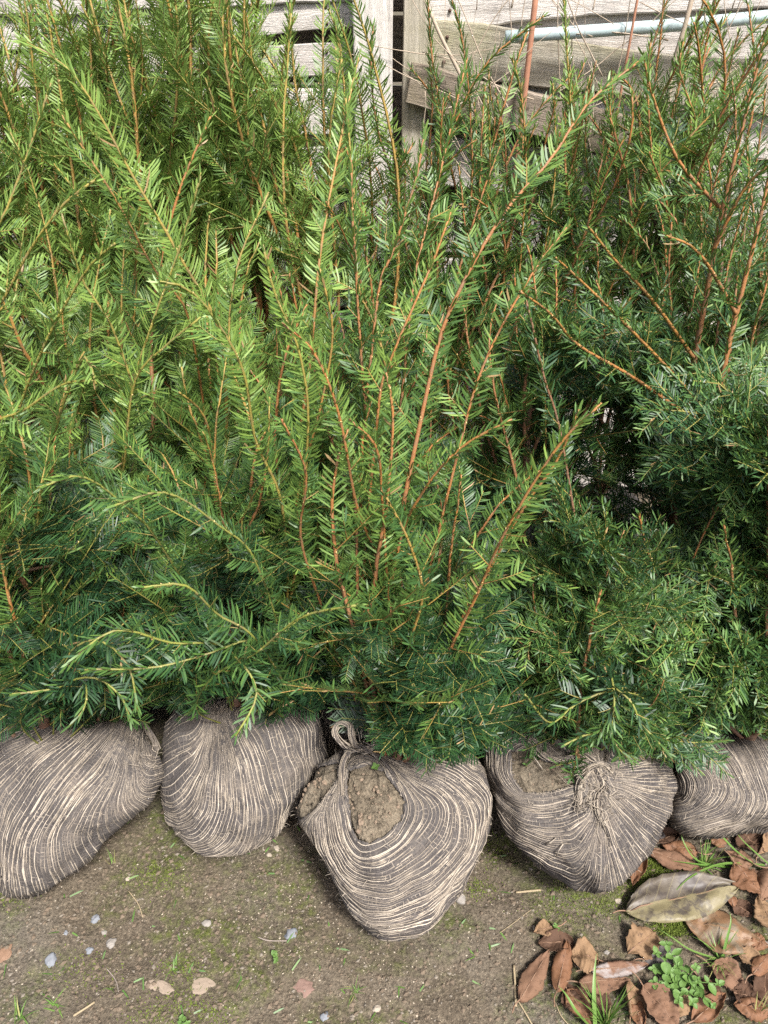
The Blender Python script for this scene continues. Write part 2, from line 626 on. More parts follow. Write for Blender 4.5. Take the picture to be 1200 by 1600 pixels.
# dead climber on the right bay
M_VINE = mat_simple('dead_vine', (0.42, 0.35, 0.27), 0.85, 0.3, 80, (0.22, 0.16, 0.11))
vr = np.random.default_rng(5)
vine = empty('dead_climber', (0.45, FY - 0.1, 0))
tag(vine, 'tangle of dry pale climber stems over the boards at the upper right', 'dead climber')
for k in range(80):
    px0 = vr.uniform(650, 1250)
    py0 = vr.uniform(0, 330)
    ang = vr.choice([vr.normal(1.5, 0.25), vr.normal(0.2, 0.5), vr.normal(2.5, 0.4)])
    L = vr.uniform(0.15, 0.5)
    P = at_y(px0, py0, FY - 0.07 - vr.uniform(0, 0.08))
    pts = [P]
    for s in range(7):
        ang += vr.normal(0, 0.13)
        P = P + np.array((math.cos(ang), vr.normal(0, 0.10), math.sin(ang))) * L / 7
        P[1] = min(P[1], FY - 0.045)
        pts.append(P)
    t = Tubes(4)
    r0 = vr.uniform(0.0006, 0.0020)
    t.add(smooth_poly(pts, 20), np.linspace(r0, r0 * 0.5, 20))
    link_mesh('stem', t.mesh('stem'), M_VINE, vine)
t = Tubes(5)
t.add(smooth_poly([at_y(664, 0, FY - 0.12), at_y(690, 60, FY - 0.12), at_y(720, 120, FY - 0.11), at_y(740, 175, FY - 0.1)], 24), 0.0042)
link_mesh('stem', t.mesh('stem'), M_VINE, vine)
t = Tubes(5)
t.add(smooth_poly([at_y(1085, -20, FY - 0.13), at_y(1070, 40, FY - 0.13), at_y(1050, 110, FY - 0.12), at_y(1040, 190, FY - 0.12)], 24), 0.0055)
link_mesh('stem', t.mesh('stem'), M_VINE, vine)

# ------------------------------------------------------------------ root balls
def icosphere(sub):
    t = (1 + 5 ** 0.5) / 2
    V = nrm(np.array([(-1, t, 0), (1, t, 0), (-1, -t, 0), (1, -t, 0), (0, -1, t), (0, 1, t), (0, -1, -t), (0, 1, -t), (t, 0, -1), (t, 0, 1), (-t, 0, -1), (-t, 0, 1)], float))
    F = np.array([(0, 11, 5), (0, 5, 1), (0, 1, 7), (0, 7, 10), (0, 10, 11), (1, 5, 9), (5, 11, 4), (11, 10, 2), (10, 7, 6), (7, 1, 8), (3, 9, 4), (3, 4, 2), (3, 2, 6), (3, 6, 8), (3, 8, 9), (4, 9, 5), (2, 4, 11), (6, 2, 10), (8, 6, 7), (9, 8, 1)])
    for _ in range(sub):
        E = np.sort(np.concatenate([F[:, [0, 1]], F[:, [1, 2]], F[:, [2, 0]]]), 1)
        U, inv = np.unique(E, axis=0, return_inverse=True)
        inv = inv.ravel()
        mid = nrm(V[U[:, 0]] + V[U[:, 1]])
        n = len(F)
        a, b, c = inv[:n] + len(V), inv[n:2 * n] + len(V), inv[2 * n:] + len(V)
        F = np.concatenate([np.stack([F[:, 0], a, c], 1), np.stack([F[:, 1], b, a], 1), np.stack([F[:, 2], c, b], 1), np.stack([a, b, c], 1)])
        V = np.concatenate([V, mid])
    return V, F


ICO = {k: icosphere(k) for k in (1, 2, 4, 5, 6)}


def outline_radius(poly, c, th):
    """distance from c to the polygon along each angle (image y down, angle measured up)"""
    poly = np.asarray(poly, float) - np.asarray(c, float)
    poly[:, 1] *= -1
    A, B = poly, np.roll(poly, -1, 0)
    base = np.linspace(-math.pi, math.pi, 361)
    out = np.zeros(361)
    for i, a in enumerate(base):
        d = np.array((math.cos(a), math.sin(a)))
        E = B - A
        den = d[0] * E[:, 1] - d[1] * E[:, 0]
        den = np.where(abs(den) < 1e-9, 1e-9, den)
        t = (A[:, 0] * E[:, 1] - A[:, 1] * E[:, 0]) / den
        u = (A[:, 0] * d[1] - A[:, 1] * d[0]) / den
        ok = (t > 0) & (u >= -1e-6) & (u <= 1 + 1e-6)
        out[i] = t[ok].max() if ok.any() else 100
    k = np.exp(-0.5 * (np.arange(-12, 13) / 5.0) ** 2)
    k /= k.sum()
    ext = np.concatenate([out[-13:-1], out, out[1:13]])
    out = np.convolve(ext, k, 'valid')
    return np.interp(th, base, out)


def in_poly(P, poly):
    poly = np.asarray(poly, float)
    x, y = P[:, 0], P[:, 1]
    ins = np.zeros(len(P), bool)
    for (x0, y0), (x1, y1) in zip(poly, np.roll(poly, -1, 0)):
        c = ((y0 > y) != (y1 > y)) & (x < (x1 - x0) * (y - y0) / (y1 - y0 + 1e-12) + x0)
        ins ^= c
    return ins


def tps(pts, vals, Q, reg=2.0):
    pts = np.asarray(pts, float) / 100.0
    Q = Q / 100.0
    n = len(pts)
    def K(a, b):
        r2 = ((a[:, None, :] - b[None, :, :]) ** 2).sum(-1) + 1e-9
        return 0.5 * r2 * np.log(r2)
    A = np.zeros((n + 3, n + 3))
    A[:n, :n] = K(pts, pts) + reg * 1e-3 * np.eye(n)
    A[:n, n] = 1
    A[:n, n + 1:] = pts
    A[n:, :n] = A[:n, n:].T
    w = np.linalg.solve(A, np.concatenate([vals, np.zeros(3)]))
    return K(Q, pts) @ w[:n] + w[n] + Q @ w[n + 1:]


def isolines(V, F, phi, level):
    s = phi - level
    s = np.where(s == 0, 1e-9, s)
    sg = s[F] > 0
    cnt = sg.sum(1)
    tri = F[(cnt > 0) & (cnt < 3)]
    if len(tri) == 0:
        return []
    adj, pos = {}, {}
    st = s[tri]
    for f, sv in zip(tri.tolist(), st.tolist()):
        es = []
        for a, b in ((0, 1), (1, 2), (2, 0)):
            if (sv[a] > 0) != (sv[b] > 0):
                i, j = f[a], f[b]
                k = (i, j) if i < j else (j, i)
                if k not in pos:
                    u = sv[a] / (sv[a] - sv[b])
                    pos[k] = (f[a], f[b], u)
                es.append(k)
        if len(es) == 2:
            adj.setdefault(es[0], []).append(es[1])
            adj.setdefault(es[1], []).append(es[0])
    seen, out = set(), []
    for want in (1, 2):
        for k0 in adj:
            if k0 in seen or (want == 1 and len(adj[k0]) != 1):
                continue
            line, k = [k0], k0
            seen.add(k0)
            while True:
                nx = [x for x in adj[k] if x not in seen]
                if not nx:
                    break
                k = nx[0]
                seen.add(k)
                line.append(k)
            if len(line) > 6:
                idx = np.array([(pos[q][0], pos[q][1]) for q in line])
                u = np.array([pos[q][2] for q in line])
                out.append((idx, u))
    return out


def crop(cx, cy, sc):
    return lambda pts: [(cx + x / sc, cy + y / sc) for x, y in pts]


def vnormals(V, F):
    fn = np.cross(V[F[:, 1]] - V[F[:, 0]], V[F[:, 2]] - V[F[:, 0]])
    n = np.zeros_like(V)
    for k in range(3):
        np.add.at(n, F[:, k], fn)
    return nrm(n)


class Ball:
    pass


def ball_shape(outline, c0, zc, D, sub, seed, lump=0.015):
    b = Ball()
    C = at_z(c0[0], c0[1], zc)
    depth = (C - EYE) @ FWD
    S = depth / FPX
    v = nrm(EYE - C)
    r = RGT
    u = nrm(np.cross(v, r))
    n, F = ICO[sub]
    th = np.arctan2(n[:, 1], n[:, 0])
    s = np.hypot(n[:, 0], n[:, 1])
    R = outline_radius(outline, c0, th) * S * 0.965
    base = 0.5 * (R.mean() + R)
    R2 = base + (R - base) * np.clip(s, 0, 1) ** 0.7
    lx, ly = np.cos(th) * s * R2, np.sin(th) * s * R2
    lz = np.sign(n[:, 2]) * np.abs(n[:, 2]) ** 0.88 * D
    b.q = np.stack([c0[0] + lx / S, c0[1] - ly / S], -1)
    b.front = n[:, 2]
    V = C + lx[:, None] * r + ly[:, None] * u + lz[:, None] * v
    disp = np.array([mnoise.fractal(Vector(tuple(p * 9 + seed)), 1.0, 2.0, 3) for p in V])
    V = V + nrm(V - C) * (disp * lump)[:, None]
    zf = 0.004
    V[:, 2] = np.where(V[:, 2] < zf + 0.02, zf + 0.02 * np.exp(np.clip((V[:, 2] - zf - 0.02) / 0.02, -30, 0)) - 0.010, V[:, 2])
    b.V, b.F, b.C, b.S = V, F, C, S
    b.base = np.array((C[0], C[1], 0.0))
    return b


def thread_bundle(T, pts, n, rad, thr, r, tint=0.8, twist=4.0):
    """a twisted rope: n thin strands spiralling round a centre line"""
    P = smooth_poly(pts, 36)
    tg = nrm(np.gradient(P, axis=0))
    a = nrm(np.cross(tg, np.array((0.2, 0.3, 0.9))))
    bb = np.cross(tg, a)
    s = np.linspace(0, 1, 36)
    for k in range(n):
        ph = r.uniform(0, 6.28)
        rr = rad * math.sqrt(r.uniform(0.05, 1.0)) * (1 + 0.3 * np.sin(s * 9 + ph))
        an = ph + s * twist * 2 * math.pi
        Q = P + (np.cos(an) * rr)[:, None] * a + (np.sin(an) * rr)[:, None] * bb
        T.add(Q, thr * r.uniform(0.7, 1.2), tint if r.uniform() < 0.65 else r.uniform(0.0, 0.5), False)


def dress_ball(b, root, guides, holes, seed, step=0.9, cream=0.00092, fold=0.004, rungs=True):
    """burlap shell with holes, cream and dark threads along the guide field, fibres; soil inside"""
    r = np.random.default_rng(seed)
    gp, gv = [], []
    for val, pts in guides:
        P = np.array(pts, float)
        seg = np.concatenate([[0], np.cumsum(np.linalg.norm(np.diff(P, axis=0), axis=1))])
        m = max(4, int(seg[-1] / 14))
        uu = np.linspace(0, seg[-1], m)
        gp += list(np.stack([np.interp(uu, seg, P[:, 0]), np.interp(uu, seg, P[:, 1])], -1))
        gv += [val] * m
    phi = tps(np.array(gp), np.array(gv, float), b.q, 6.0)
    # a little unevenness in the weave and drapery folds along it
    phi = phi + np.array([0.16 * mnoise.noise(Vector((q[0] / 45.0, q[1] / 45.0, seed * 1.3))) + 0.06 * mnoise.noise(Vector((q[0] / 12.0, q[1] / 12.0, seed * 2.3))) for q in b.q])
    nv = vnormals(b.V, b.F)
    fo = np.array([mnoise.noise(Vector((p * 0.30, seed * 1.7, 0))) + 0.5 * mnoise.noise(Vector((p * 0.75, seed * 3.7, 0))) for p in phi])
    V = b.V + nv * (fo * fold * (b.V[:, 2] > 0.03))[:, None]
    nv = vnormals(V, b.F)
    inh = np.zeros(len(V), bool)
    for h in holes:
        inh |= in_poly(b.q, h) & (b.front > 0)
    # soil body
    keep = ~(inh[b.F].all(1)) & (b.front[b.F] > -0.75).any(1)
    if holes:
        clod = np.array([mnoise.fractal(Vector(tuple(p * 38)), 1.0, 2.0, 4) if i else 0.0 for p, i in zip(V, inh)])
        big = np.array([mnoise.noise(Vector(tuple(p * 15))) if i else 0.0 for p, i in zip(V, inh)])
        VS = V - nv * 0.005 + nv * (np.where(inh, clod * 0.0055 + big * 0.005 - 0.003, -0.003))[:, None]
        near = inh.copy()
        for _ in range(4):
            m_ = near[b.F].any(1)
            near[b.F[m_].ravel()] = True
        fs = b.F[near[b.F].any(1)]
        uq, inv = np.unique(fs, return_inverse=True)
        soil = link_mesh('root_ball', mesh_arrays('root_ball', VS[uq], [inv.reshape(-1, 3)]), M_CLOD, root)
        soil['label'] = 'brown soil of the root ball, bare where the jute gapes'
    else:
        nl = len(ICO[4][0])
        soil = link_mesh('root_ball', mesh_arrays('root_ball', (V - nv * 0.008)[:nl], [ICO[4][1]]), M_CLOD, root)
    # shell
    lift = np.where(inh, -0.003, 0.0)
    V = V + nv * lift[:, None]
    if len(V) <= 12000:
        link_mesh('jute_cover', mesh_arrays('jute_cover', V[:len(ICO[4][0])], [ICO[4][1]]), M_BURLAP, soil)
    elif holes:
        link_mesh('jute_cover', mesh_arrays('jute_cover', V, [b.F[keep]]), M_BURLAP, soil)
    else:
        n5, f5 = ICO[5]
        link_mesh('jute_cover', mesh_arrays('jute_cover', V[:len(n5)], [f5]), M_BURLAP, soil)
    BF = b.F[(b.front[b.F] > -0.36).all(1)]
    # gradient of phi
    e1, e2 = V[b.F[:, 1]] - V[b.F[:, 0]], V[b.F[:, 2]] - V[b.F[:, 0]]
    fnv = np.cross(e1, e2)
    A2 = (fnv ** 2).sum(1) + 1e-18
    f0, f1, f2 = phi[b.F[:, 0]], phi[b.F[:, 1]], phi[b.F[:, 2]]
    gr = (np.cross(fnv, e2 * -1) * (f1 - f0)[:, None] + np.cross(fnv, e1) * (f2 - f0)[:, None]) / A2[:, None]
    g = np.zeros_like(V)
    cn = np.zeros(len(V))
    for k in range(3):
        np.add.at(g, b.F[:, k], gr)
        np.add.at(cn, b.F[:, k], 1)
    g /= cn[:, None]
    T = Tubes(3)
    RU = Ribbons()
    lo, hi = phi[b.front > -0.35].min(), phi[b.front > -0.35].max()
    lev = np.arange(math.floor(lo), math.ceil(hi), 0.5 * step)
    fmask = b.front
    for li, L in enumerate(lev):
        dark = li % 2 == 1
        for idx, uu in isolines(V, BF, phi, L + r.normal(0, 0.06)):
            w = uu[:, None]
            P = V[idx[:, 0]] * (1 - w) + V[idx[:, 1]] * w
            NN = nrm(nv[idx[:, 0]] * (1 - w) + nv[idx[:, 1]] * w)
            G = g[idx[:, 0]] * (1 - w) + g[idx[:, 1]] * w
            fr = fmask[idx[:, 0]]
            ih = inh[idx[:, 0]] & inh[idx[:, 1]]
            ok = (fr > -0.30) & ~ih & (P[:, 2] > -0.004)
            # split into runs
            st = None
            for i in range(len(P) + 1):
                if i < len(P) and ok[i]:
                    if st is None:
                        st = i
                    continue
                if st is not None and i - st > 8:
                    p, nn, gg = P[st:i], NN[st:i], G[st:i]
                    k5 = np.ones(5) / 5
                    p = np.stack([np.convolve(np.pad(p[:, c], 2, 'edge'), k5, 'valid') for c in range(3)], -1)
                    ln = plen(p)
                    m = max(5, int(ln / (0.0068 if rungs else 0.011)))
                    s0 = np.concatenate([[0], np.cumsum(np.linalg.norm(np.diff(p, axis=0), axis=1))])
                    q = np.linspace(0, s0[-1], m)
                    p = np.stack([np.interp(q, s0, p[:, c]) for c in range(3)], -1)
                    nn = nrm(np.stack([np.interp(q, s0, nn[:, c]) for c in range(3)], -1))
                    gg = np.stack([np.interp(q, s0, gg[:, c]) for c in range(3)], -1)
                    gm = np.linalg.norm(gg, axis=1) + 1e-6
                    sp = np.clip(step / gm, 0.0008, 0.02)        # metres between cream threads
                    gh = gg / gm[:, None]
                    thin = np.clip(sp / 0.006, 0.45, 1.1)
                    wig = np.convolve(r.normal(0, 1, m + 4), np.ones(5) / 5, 'valid') * 0.0004 * np.clip(sp / 0.006, 0.3, 1.2)
                    rad = cream * thin * (1 + 0.2 * r.normal(0, 1, m)).clip(0.5, 1.6)
                    if dark:
                        tn = np.where(np.sin(q / 0.0075 * 2 * math.pi + r.uniform(0, 6)) > 0.45, 0.60 + r.uniform(0, 0.15), 0.03) + r.normal(0, 0.08, m)
                        pp_ = p + gh * wig[:, None] + nn * (rad * 0.15)[:, None]
                        T.add(pp_, rad * 1.05, tn.clip(0, 1), False)
                    else:
                        bury = np.convolve(r.normal(0, 1, m + 14), np.ones(15) / 15, 'valid') * 0.0018 - 0.0002
                        tn = 0.80 + r.normal(0, 0.10) + np.convolve(r.normal(0, 0.35, m + 10), np.ones(11) / 11, 'valid') + r.normal(0, 0.10, m)
                        pp_ = p + gh * wig[:, None] + nn * (rad * 0.7 + np.minimum(bury, 0.0))[:, None]
                        T.add(pp_, rad, tn.clip(0, 1), False)
                        if rungs and r.uniform() < 0.2:       # second ply beside it
                            T.add(pp_ + gh * (rad * 1.5 + 0.0003)[:, None] + nn * 0.0002, rad * 0.7, (tn - 0.15).clip(0, 1), False)
                        # cross threads of the net
                        for z in range(0, m - 1, 1):
                            if rungs and sp[z] > 0.0022 and r.uniform() < 0.8:
                                a0 = p[z] + nn[z] * 0.0001
                                l_ = sp[z] * r.uniform(0.6, 1.05)
                                a1 = a0 + gh[z] * l_ + nrm(np.cross(nn[z], gh[z])) * l_ * r.normal(0, 0.18)
                                RU.add([a0, (a0 + a1) / 2 + nn[z] * 0.0005, a1], 0.0006, nn[z], (0.0, 0.1, 0.35, 0.6)[int(r.integers(4))])
                        # loose fibres
                        for z in range(0, m, 6):
                            if r.uniform() < 0.5:
                                d = nrm(r.normal(0, 1, 3) + nn[z] * 0.7)
                                l_ = r.uniform(0.004, 0.013)
                                RU.add([p[z], p[z] + d * l_ * 0.5 + nn[z] * 0.001, p[z] + d * l_ + np.array((0, 0, -0.002))], 0.0003, nn[z], r.uniform(0.6, 1.0))
                st = None
    link_mesh('thread', T.mesh('thread'), M_THREAD, soil, 'stuff')
    if RU.p:
        link_mesh('cross_thread', RU.mesh('cross_thread'), M_THREAD, soil, 'stuff')
    b.Vd, b.nd, b.soil = V, nv, soil
    return b


def on_ball(b, px, py, lift=0.0):
    """point of the ball's front that shows at this pixel"""
    d = ((b.q - np.array((px, py))) ** 2).sum(1) + np.where(b.front < 0.05, 1e6, 0)
    i = int(np.argmin(d))
    return b.Vd[i] + b.nd[i] * lift


k1 = crop(0, 1060, 1200 / 420)
k3 = crop(400, 1100, 1200 / 420)
k4 = crop(740, 1080, 1200 / 460)
BALLS = {}
ROOTS = {}


def new_yew(key, base, label):
    e = empty('yew_tree', base)
    tag(e, label, 'yew', 'root-balled yew trees set out for planting')
    ROOTS[key] = e
    return e


# ball 1, far left
o1 = [(-60, 1130), (20, 1105), (80, 1115), (150, 1118), (205, 1135), (240, 1170), (258, 1215), (235, 1255), (190, 1290), (140, 1340), (90, 1385), (60, 1395), (30, 1380), (-20, 1350), (-80, 1300), (-110, 1220)]
b = ball_shape(o1, (90, 1245), 0.150, 0.15, 6, 1)
new_yew('p1', b.base, 'front row yew at the left edge, striped jute root ball cut by the frame')
g1 = [(0, k1([(180, 150), (80, 200), (0, 230)])), (5, k1([(260, 170), (180, 280), (60, 340), (0, 370)])), (10, k1([(330, 230), (220, 330), (100, 430), (20, 540), (10, 700), (50, 850)])),
      (14, k1([(400, 230), (280, 370), (190, 480), (110, 650), (90, 760), (130, 920)])), (18, k1([(470, 260), (380, 380), (270, 520), (190, 680), (200, 800), (250, 910)])),
      (23, k1([(510, 280), (450, 440), (350, 560), (300, 680), (340, 790), (400, 830)])), (28, k1([(540, 260), (500, 460), (450, 600), (500, 700), (540, 690)])),
      (33, k1([(560, 270), (555, 420), (560, 540), (640, 600)])), (38, k1([(575, 300), (575, 420), (610, 500), (720, 480)])), (42, k1([(595, 330), (600, 400), (640, 430), (720, 400)]))]
dress_ball(b, ROOTS['p1'], g1, [], 11, fold=0.005)
BALLS['p1'] = b
# ball 2
o2 = [(330, 1072), (390, 1085), (450, 1090), (495, 1115), (508, 1165), (500, 1215), (470, 1265), (430, 1305), (390, 1325), (340, 1330), (290, 1310), (258, 1265), (245, 1210), (245, 1150), (262, 1105), (295, 1078)]
b = ball_shape(o2, (375, 1200), 0.145, 0.145, 6, 2)
new_yew('p2', b.base, 'front row yew on the rounded jute ball second from the left, gathered at the top')
g2 = [(0, k1([(910, 80), (760, 110), (700, 180)])), (4, k1([(920, 110), (800, 200), (710, 290)])), (8, k1([(930, 150), (880, 320), (780, 430), (720, 450)])), (13, k1([(935, 200), (930, 400), (880, 540), (800, 580), (730, 540)])),
      (19, k1([(950, 200), (970, 400), (960, 560), (900, 640), (800, 640), (745, 600)])), (25, k1([(970, 200), (1030, 400), (1050, 560), (1020, 670), (930, 710), (830, 690)])), (31, k1([(1000, 180), (1090, 380), (1140, 560), (1130, 690), (1050, 750), (950, 750)])),
      (37, [(395, 1100), (430, 1180), (450, 1250), (435, 1300), (400, 1325)]), (43, [(430, 1095), (470, 1150), (490, 1210), (480, 1260), (455, 1290)]), (48, [(450, 1090), (495, 1120), (507, 1180), (500, 1230)])]
dress_ball(b, ROOTS['p2'], g2, [], 12, fold=0.004)
BALLS['p2'] = b
# ball 3, nearest
o3 = [(550, 1160), (620, 1165), (680, 1160), (730, 1170), (765, 1195), (777, 1240), (770, 1290), (750, 1340), (715, 1400), (670, 1440), (600, 1458), (560, 1430), (520, 1360), (490, 1310), (460, 1285), (457, 1255), (490, 1200), (520, 1175)]
b = ball_shape(o3, (620, 1300), 0.150, 0.155, 6, 3)
new_yew('p3', b.base, 'nearest yew, front centre, jute ball tied in a loop over bare soil')
g3 = [(0, k3([(415, 290), (395, 420), (410, 580), (470, 650), (540, 650), (640, 590), (690, 500), (660, 420), (600, 340), (570, 300)])),
      (6, k3([(405, 330), (330, 440), (330, 580), (400, 690), (480, 760), (600, 770), (760, 680), (830, 590), (840, 500), (790, 430), (700, 370), (600, 310)])),
      (12, k3([(400, 350), (270, 520), (310, 650), (390, 770), (480, 850), (600, 870), (800, 780), (920, 670), (950, 570), (920, 480), (830, 400), (720, 340), (600, 295)])),
      (17, k3([(390, 360), (215, 560), (290, 700), (390, 830), (490, 920), (590, 940), (780, 880), (920, 770), (1000, 620), (1020, 520), (980, 420), (850, 340), (700, 290), (590, 280)])),
      (22, k3([(170, 560), (260, 710), (390, 880), (500, 985), (600, 1010), (800, 960), (960, 800), (1060, 590), (1075, 440), (1030, 340), (900, 270), (750, 240)])),
      (27, k3([(1060, 310), (900, 205), (740, 165)]))]
h3 = [k3([(415, 320), (402, 440), (415, 570), (450, 630), (520, 642), (600, 600), (670, 540), (685, 460), (640, 390), (590, 335), (520, 300)]),
      k3([(250, 310), (390, 295), (385, 365), (310, 435), (240, 525), (180, 560), (140, 520), (150, 440), (210, 370)])]
hc_ = np.mean(h3[0], 0)
h3[0] = [tuple(hc_ + (np.array(p) - hc_) * 0.86) for p in h3[0]]
dress_ball(b, ROOTS['p3'], g3, h3, 13, fold=0.004, cream=0.00094)
BALLS['p3'] = b
# ball 4
o4 = [(775, 1135), (820, 1122), (880, 1135), (950, 1150), (1010, 1170), (1055, 1185), (1063, 1220), (1045, 1265), (1010, 1320), (970, 1365), (930, 1385), (880, 1375), (830, 1345), (795, 1300), (770, 1250), (757, 1190)]
b = ball_shape(o4, (905, 1255), 0.145, 0.15, 6, 4)
new_yew('p4', b.base, 'front row yew right of centre, jute ball twisted into a fan knot beside bare soil')
g4 = [(0, k4([(530, 345), (680, 310), (840, 300)])), (5, k4([(535, 365), (680, 370), (840, 370)])), (10, k4([(535, 385), (660, 430), (800, 500)])), (15, k4([(530, 405), (620, 500), (720, 610)])), (19, k4([(520, 430), (570, 560), (640, 700)])),
      (23, k4([(512, 470), (520, 600), (540, 760)])), (29, k4([(495, 540), (450, 640), (400, 720), (300, 690), (200, 620)])), (35, k4([(480, 500), (400, 590), (300, 600), (170, 530), (110, 440)])),
      (40, k4([(470, 450), (370, 500), (250, 510), (140, 460), (75, 370), (55, 260)])), (44, k4([(465, 410), (400, 435), (280, 460), (170, 430), (110, 350), (110, 250), (180, 170)])),
      (48, k4([(455, 380), (390, 408), (290, 428), (210, 425), (172, 370), (162, 270), (230, 235)]))]
h4 = [k4([(175, 268), (250, 250), (300, 290), (380, 310), (450, 340), (445, 378), (380, 402), (290, 422), (220, 418), (182, 370)])]
dress_ball(b, ROOTS['p4'], g4, h4, 14, fold=0.005, cream=0.00094)
BALLS['p4'] = b
# ball 5, right edge
o5 = [(1060, 1150), (1120, 1145), (1190, 1135), (1250, 1150), (1285, 1200), (1260, 1250), (1200, 1282), (1130, 1300), (1070, 1305), (1042, 1290), (1038, 1240), (1045, 1190)]
b = ball_shape(o5, (1155, 1222), 0.120, 0.12, 6, 5)
new_yew('p5', b.base, 'tall front row yew at the right edge with thick orange stems')
g5 = [(0, k4([(850, 250), (900, 300), (960, 390), (880, 460), (800, 470)])), (6, k4([(930, 230), (1010, 320), (1040, 400), (980, 470), (800, 515)])), (12, k4([(1000, 200), (1080, 320), (1110, 430), (1040, 510), (830, 560)])),
      (18, k4([(1080, 180), (1140, 300), (1170, 430), (1100, 525), (900, 590)])), (25, k4([(1160, 180), (1220, 300), (1240, 430), (1180, 510), (1050, 575)])), (32, k4([(1240, 180), (1310, 300), (1320, 420), (1250, 500)]))]
dress_ball(b, ROOTS['p5'], g5, [], 15, fold=0.003)
BALLS['p5'] = b

# knots of jute
def knot(key, seed, build):
    T = Tubes(3)
    r = np.random.default_rng(seed)
    build(T, r, BALLS[key])
    link_mesh('jute_knot', T.mesh('jute_knot'), M_THREAD, ROOTS[key], 'stuff')


def knot3(T, r, b):
    P = lambda x, y, l: on_ball(b, 400 + x / 2.857, 1100 + y / 2.857, l)
    base = P(490, 285, 0.010)
    up, vd = np.array((0, 0.35, 0.94)), nrm(EYE - base)
    side = RGT
    def L(x, y, z=0.0):           # offsets in crop pixels from (490,285)
        s = b.S / 2.857
        return base + side * (x - 490) * s + nrm(np.cross(vd, side)) * (285 - y) * s + vd * z
    thread_bundle(T, [L(470, 285, 0.008), L(420, 260, 0.018), L(385, 220, 0.020), L(400, 185, 0.022), L(445, 190, 0.025), L(455, 230, 0.03), L(470, 265, 0.022), L(490, 275, 0.012)], 16, 0.0055, 0.0011, r, 0.85, 1.5)
    thread_bundle(T, [L(500, 295, 0.01), L(540, 270, 0.02), L(570, 230, 0.022), L(575, 190, 0.02), L(560, 130, 0.015)], 14, 0.0055, 0.0011, r, 0.75, 1.2)
    thread_bundle(T, [L(430, 295, 0.004), L(480, 280, 0.022), L(530, 285, 0.022), L(545, 300, 0.006)], 14, 0.006, 0.0011, r, 0.8, 1.0)
    thread_bundle(T, [P(405, 430, 0.002), P(410, 350, 0.004), L(430, 315, 0.008), L(470, 280, 0.014), L(500, 270, 0.016)], 14, 0.005, 0.001, r, 0.7, 0.6)
    thread_bundle(T, [P(640, 390, 0.002), P(590, 335, 0.004), L(550, 305, 0.008), L(510, 277, 0.014)], 12, 0.004, 0.001, r, 0.8, 0.5)
    for k in range(26):
        a = L(r.uniform(430, 570), r.uniform(200, 290), r.uniform(0.005, 0.02))
        d = nrm(r.normal(0, 1, 3) + vd * 0.4) * r.uniform(0.012, 0.035)
        T.add(smooth_poly([a, a + d * 0.5 + r.normal(0, 0.003, 3), a + d + np.array((0, 0, -0.006))], 6), 0.00055, r.uniform(0.7, 1))


def knot4(T, r, b):
    P = lambda x, y, l: on_ball(b, 740 + x / 2.609, 1080 + y / 2.609, l)
    thread_bundle(T, [P(250, 235, 0.0030), P(310, 285, 0.0050), P(390, 300, 0.0060), P(450, 290, 0.0050), P(500, 320, 0.0060)], 20, 0.005, 0.0009, r, 0.75, 1.4)
    thread_bundle(T, [P(560, 350, 0.0040), P(520, 330, 0.0045), P(480, 350, 0.0045), P(440, 400, 0.0060), P(430, 460, 0.0050)], 30, 0.0055, 0.0009, r, 0.8, 1.0)
    thread_bundle(T, [P(500, 350, 0.0050), P(520, 400, 0.0040), P(500, 440, 0.0040), P(490, 490, 0.0050), P(515, 540, 0.0030), P(540, 600, 0.0015)], 18, 0.0042, 0.0009, r, 0.85, 0.8)
    for k in range(110):
        a = P(r.uniform(410, 560), r.uniform(320, 520), r.uniform(0.004, 0.012))
        d = r.normal(0, 1, 3)
        d = nrm(d + nrm(EYE - a) * 0.3 + np.array((0, -0.5, -0.4))) * r.uniform(0.012, 0.035)
        T.add(smooth_poly([a, a + d * 0.5 + r.normal(0, 0.003, 3), a + d], 6), 0.0006, r.uniform(0.6, 1))
    for (x0, y0, x1, y1) in ((330, 575, 285, 600), (355, 595, 325, 645), (300, 330, 240, 250)):
        T.add([P(x0, y0, 0.004), P((x0 + x1) / 2, (y0 + y1) / 2, 0.007), P(x1, y1, 0.004)], [0.0013, 0.0013, 0.001], 1.0)


def knot1(T, r, b):
    P = lambda x, y, l: on_ball(b, x / 2.857, 1060 + y / 2.857, l)
    thread_bundle(T, [P(540, 240, 0.004), P(600, 230, 0.010), P(650, 260, 0.010), P(690, 330, 0.006)], 16, 0.006, 0.001, r, 0.6, 1.0)
    thread_bundle(T, [P(230, 230, 0.004), P(270, 170, 0.012), P(300, 140, 0.014), P(330, 110, 0.012)], 16, 0.008, 0.0011, r, 0.8, 1.0)
    for k in range(20):
        a = P(r.uniform(540, 660), r.uniform(280, 430), 0.003)
        d = nrm(r.normal(0, 1, 3) + nrm(EYE - a) * 0.3) * r.uniform(0.01, 0.03)
        T.add(smooth_poly([a, a + d * 0.5, a + d], 5), 0.0006, r.uniform(0.6, 1))


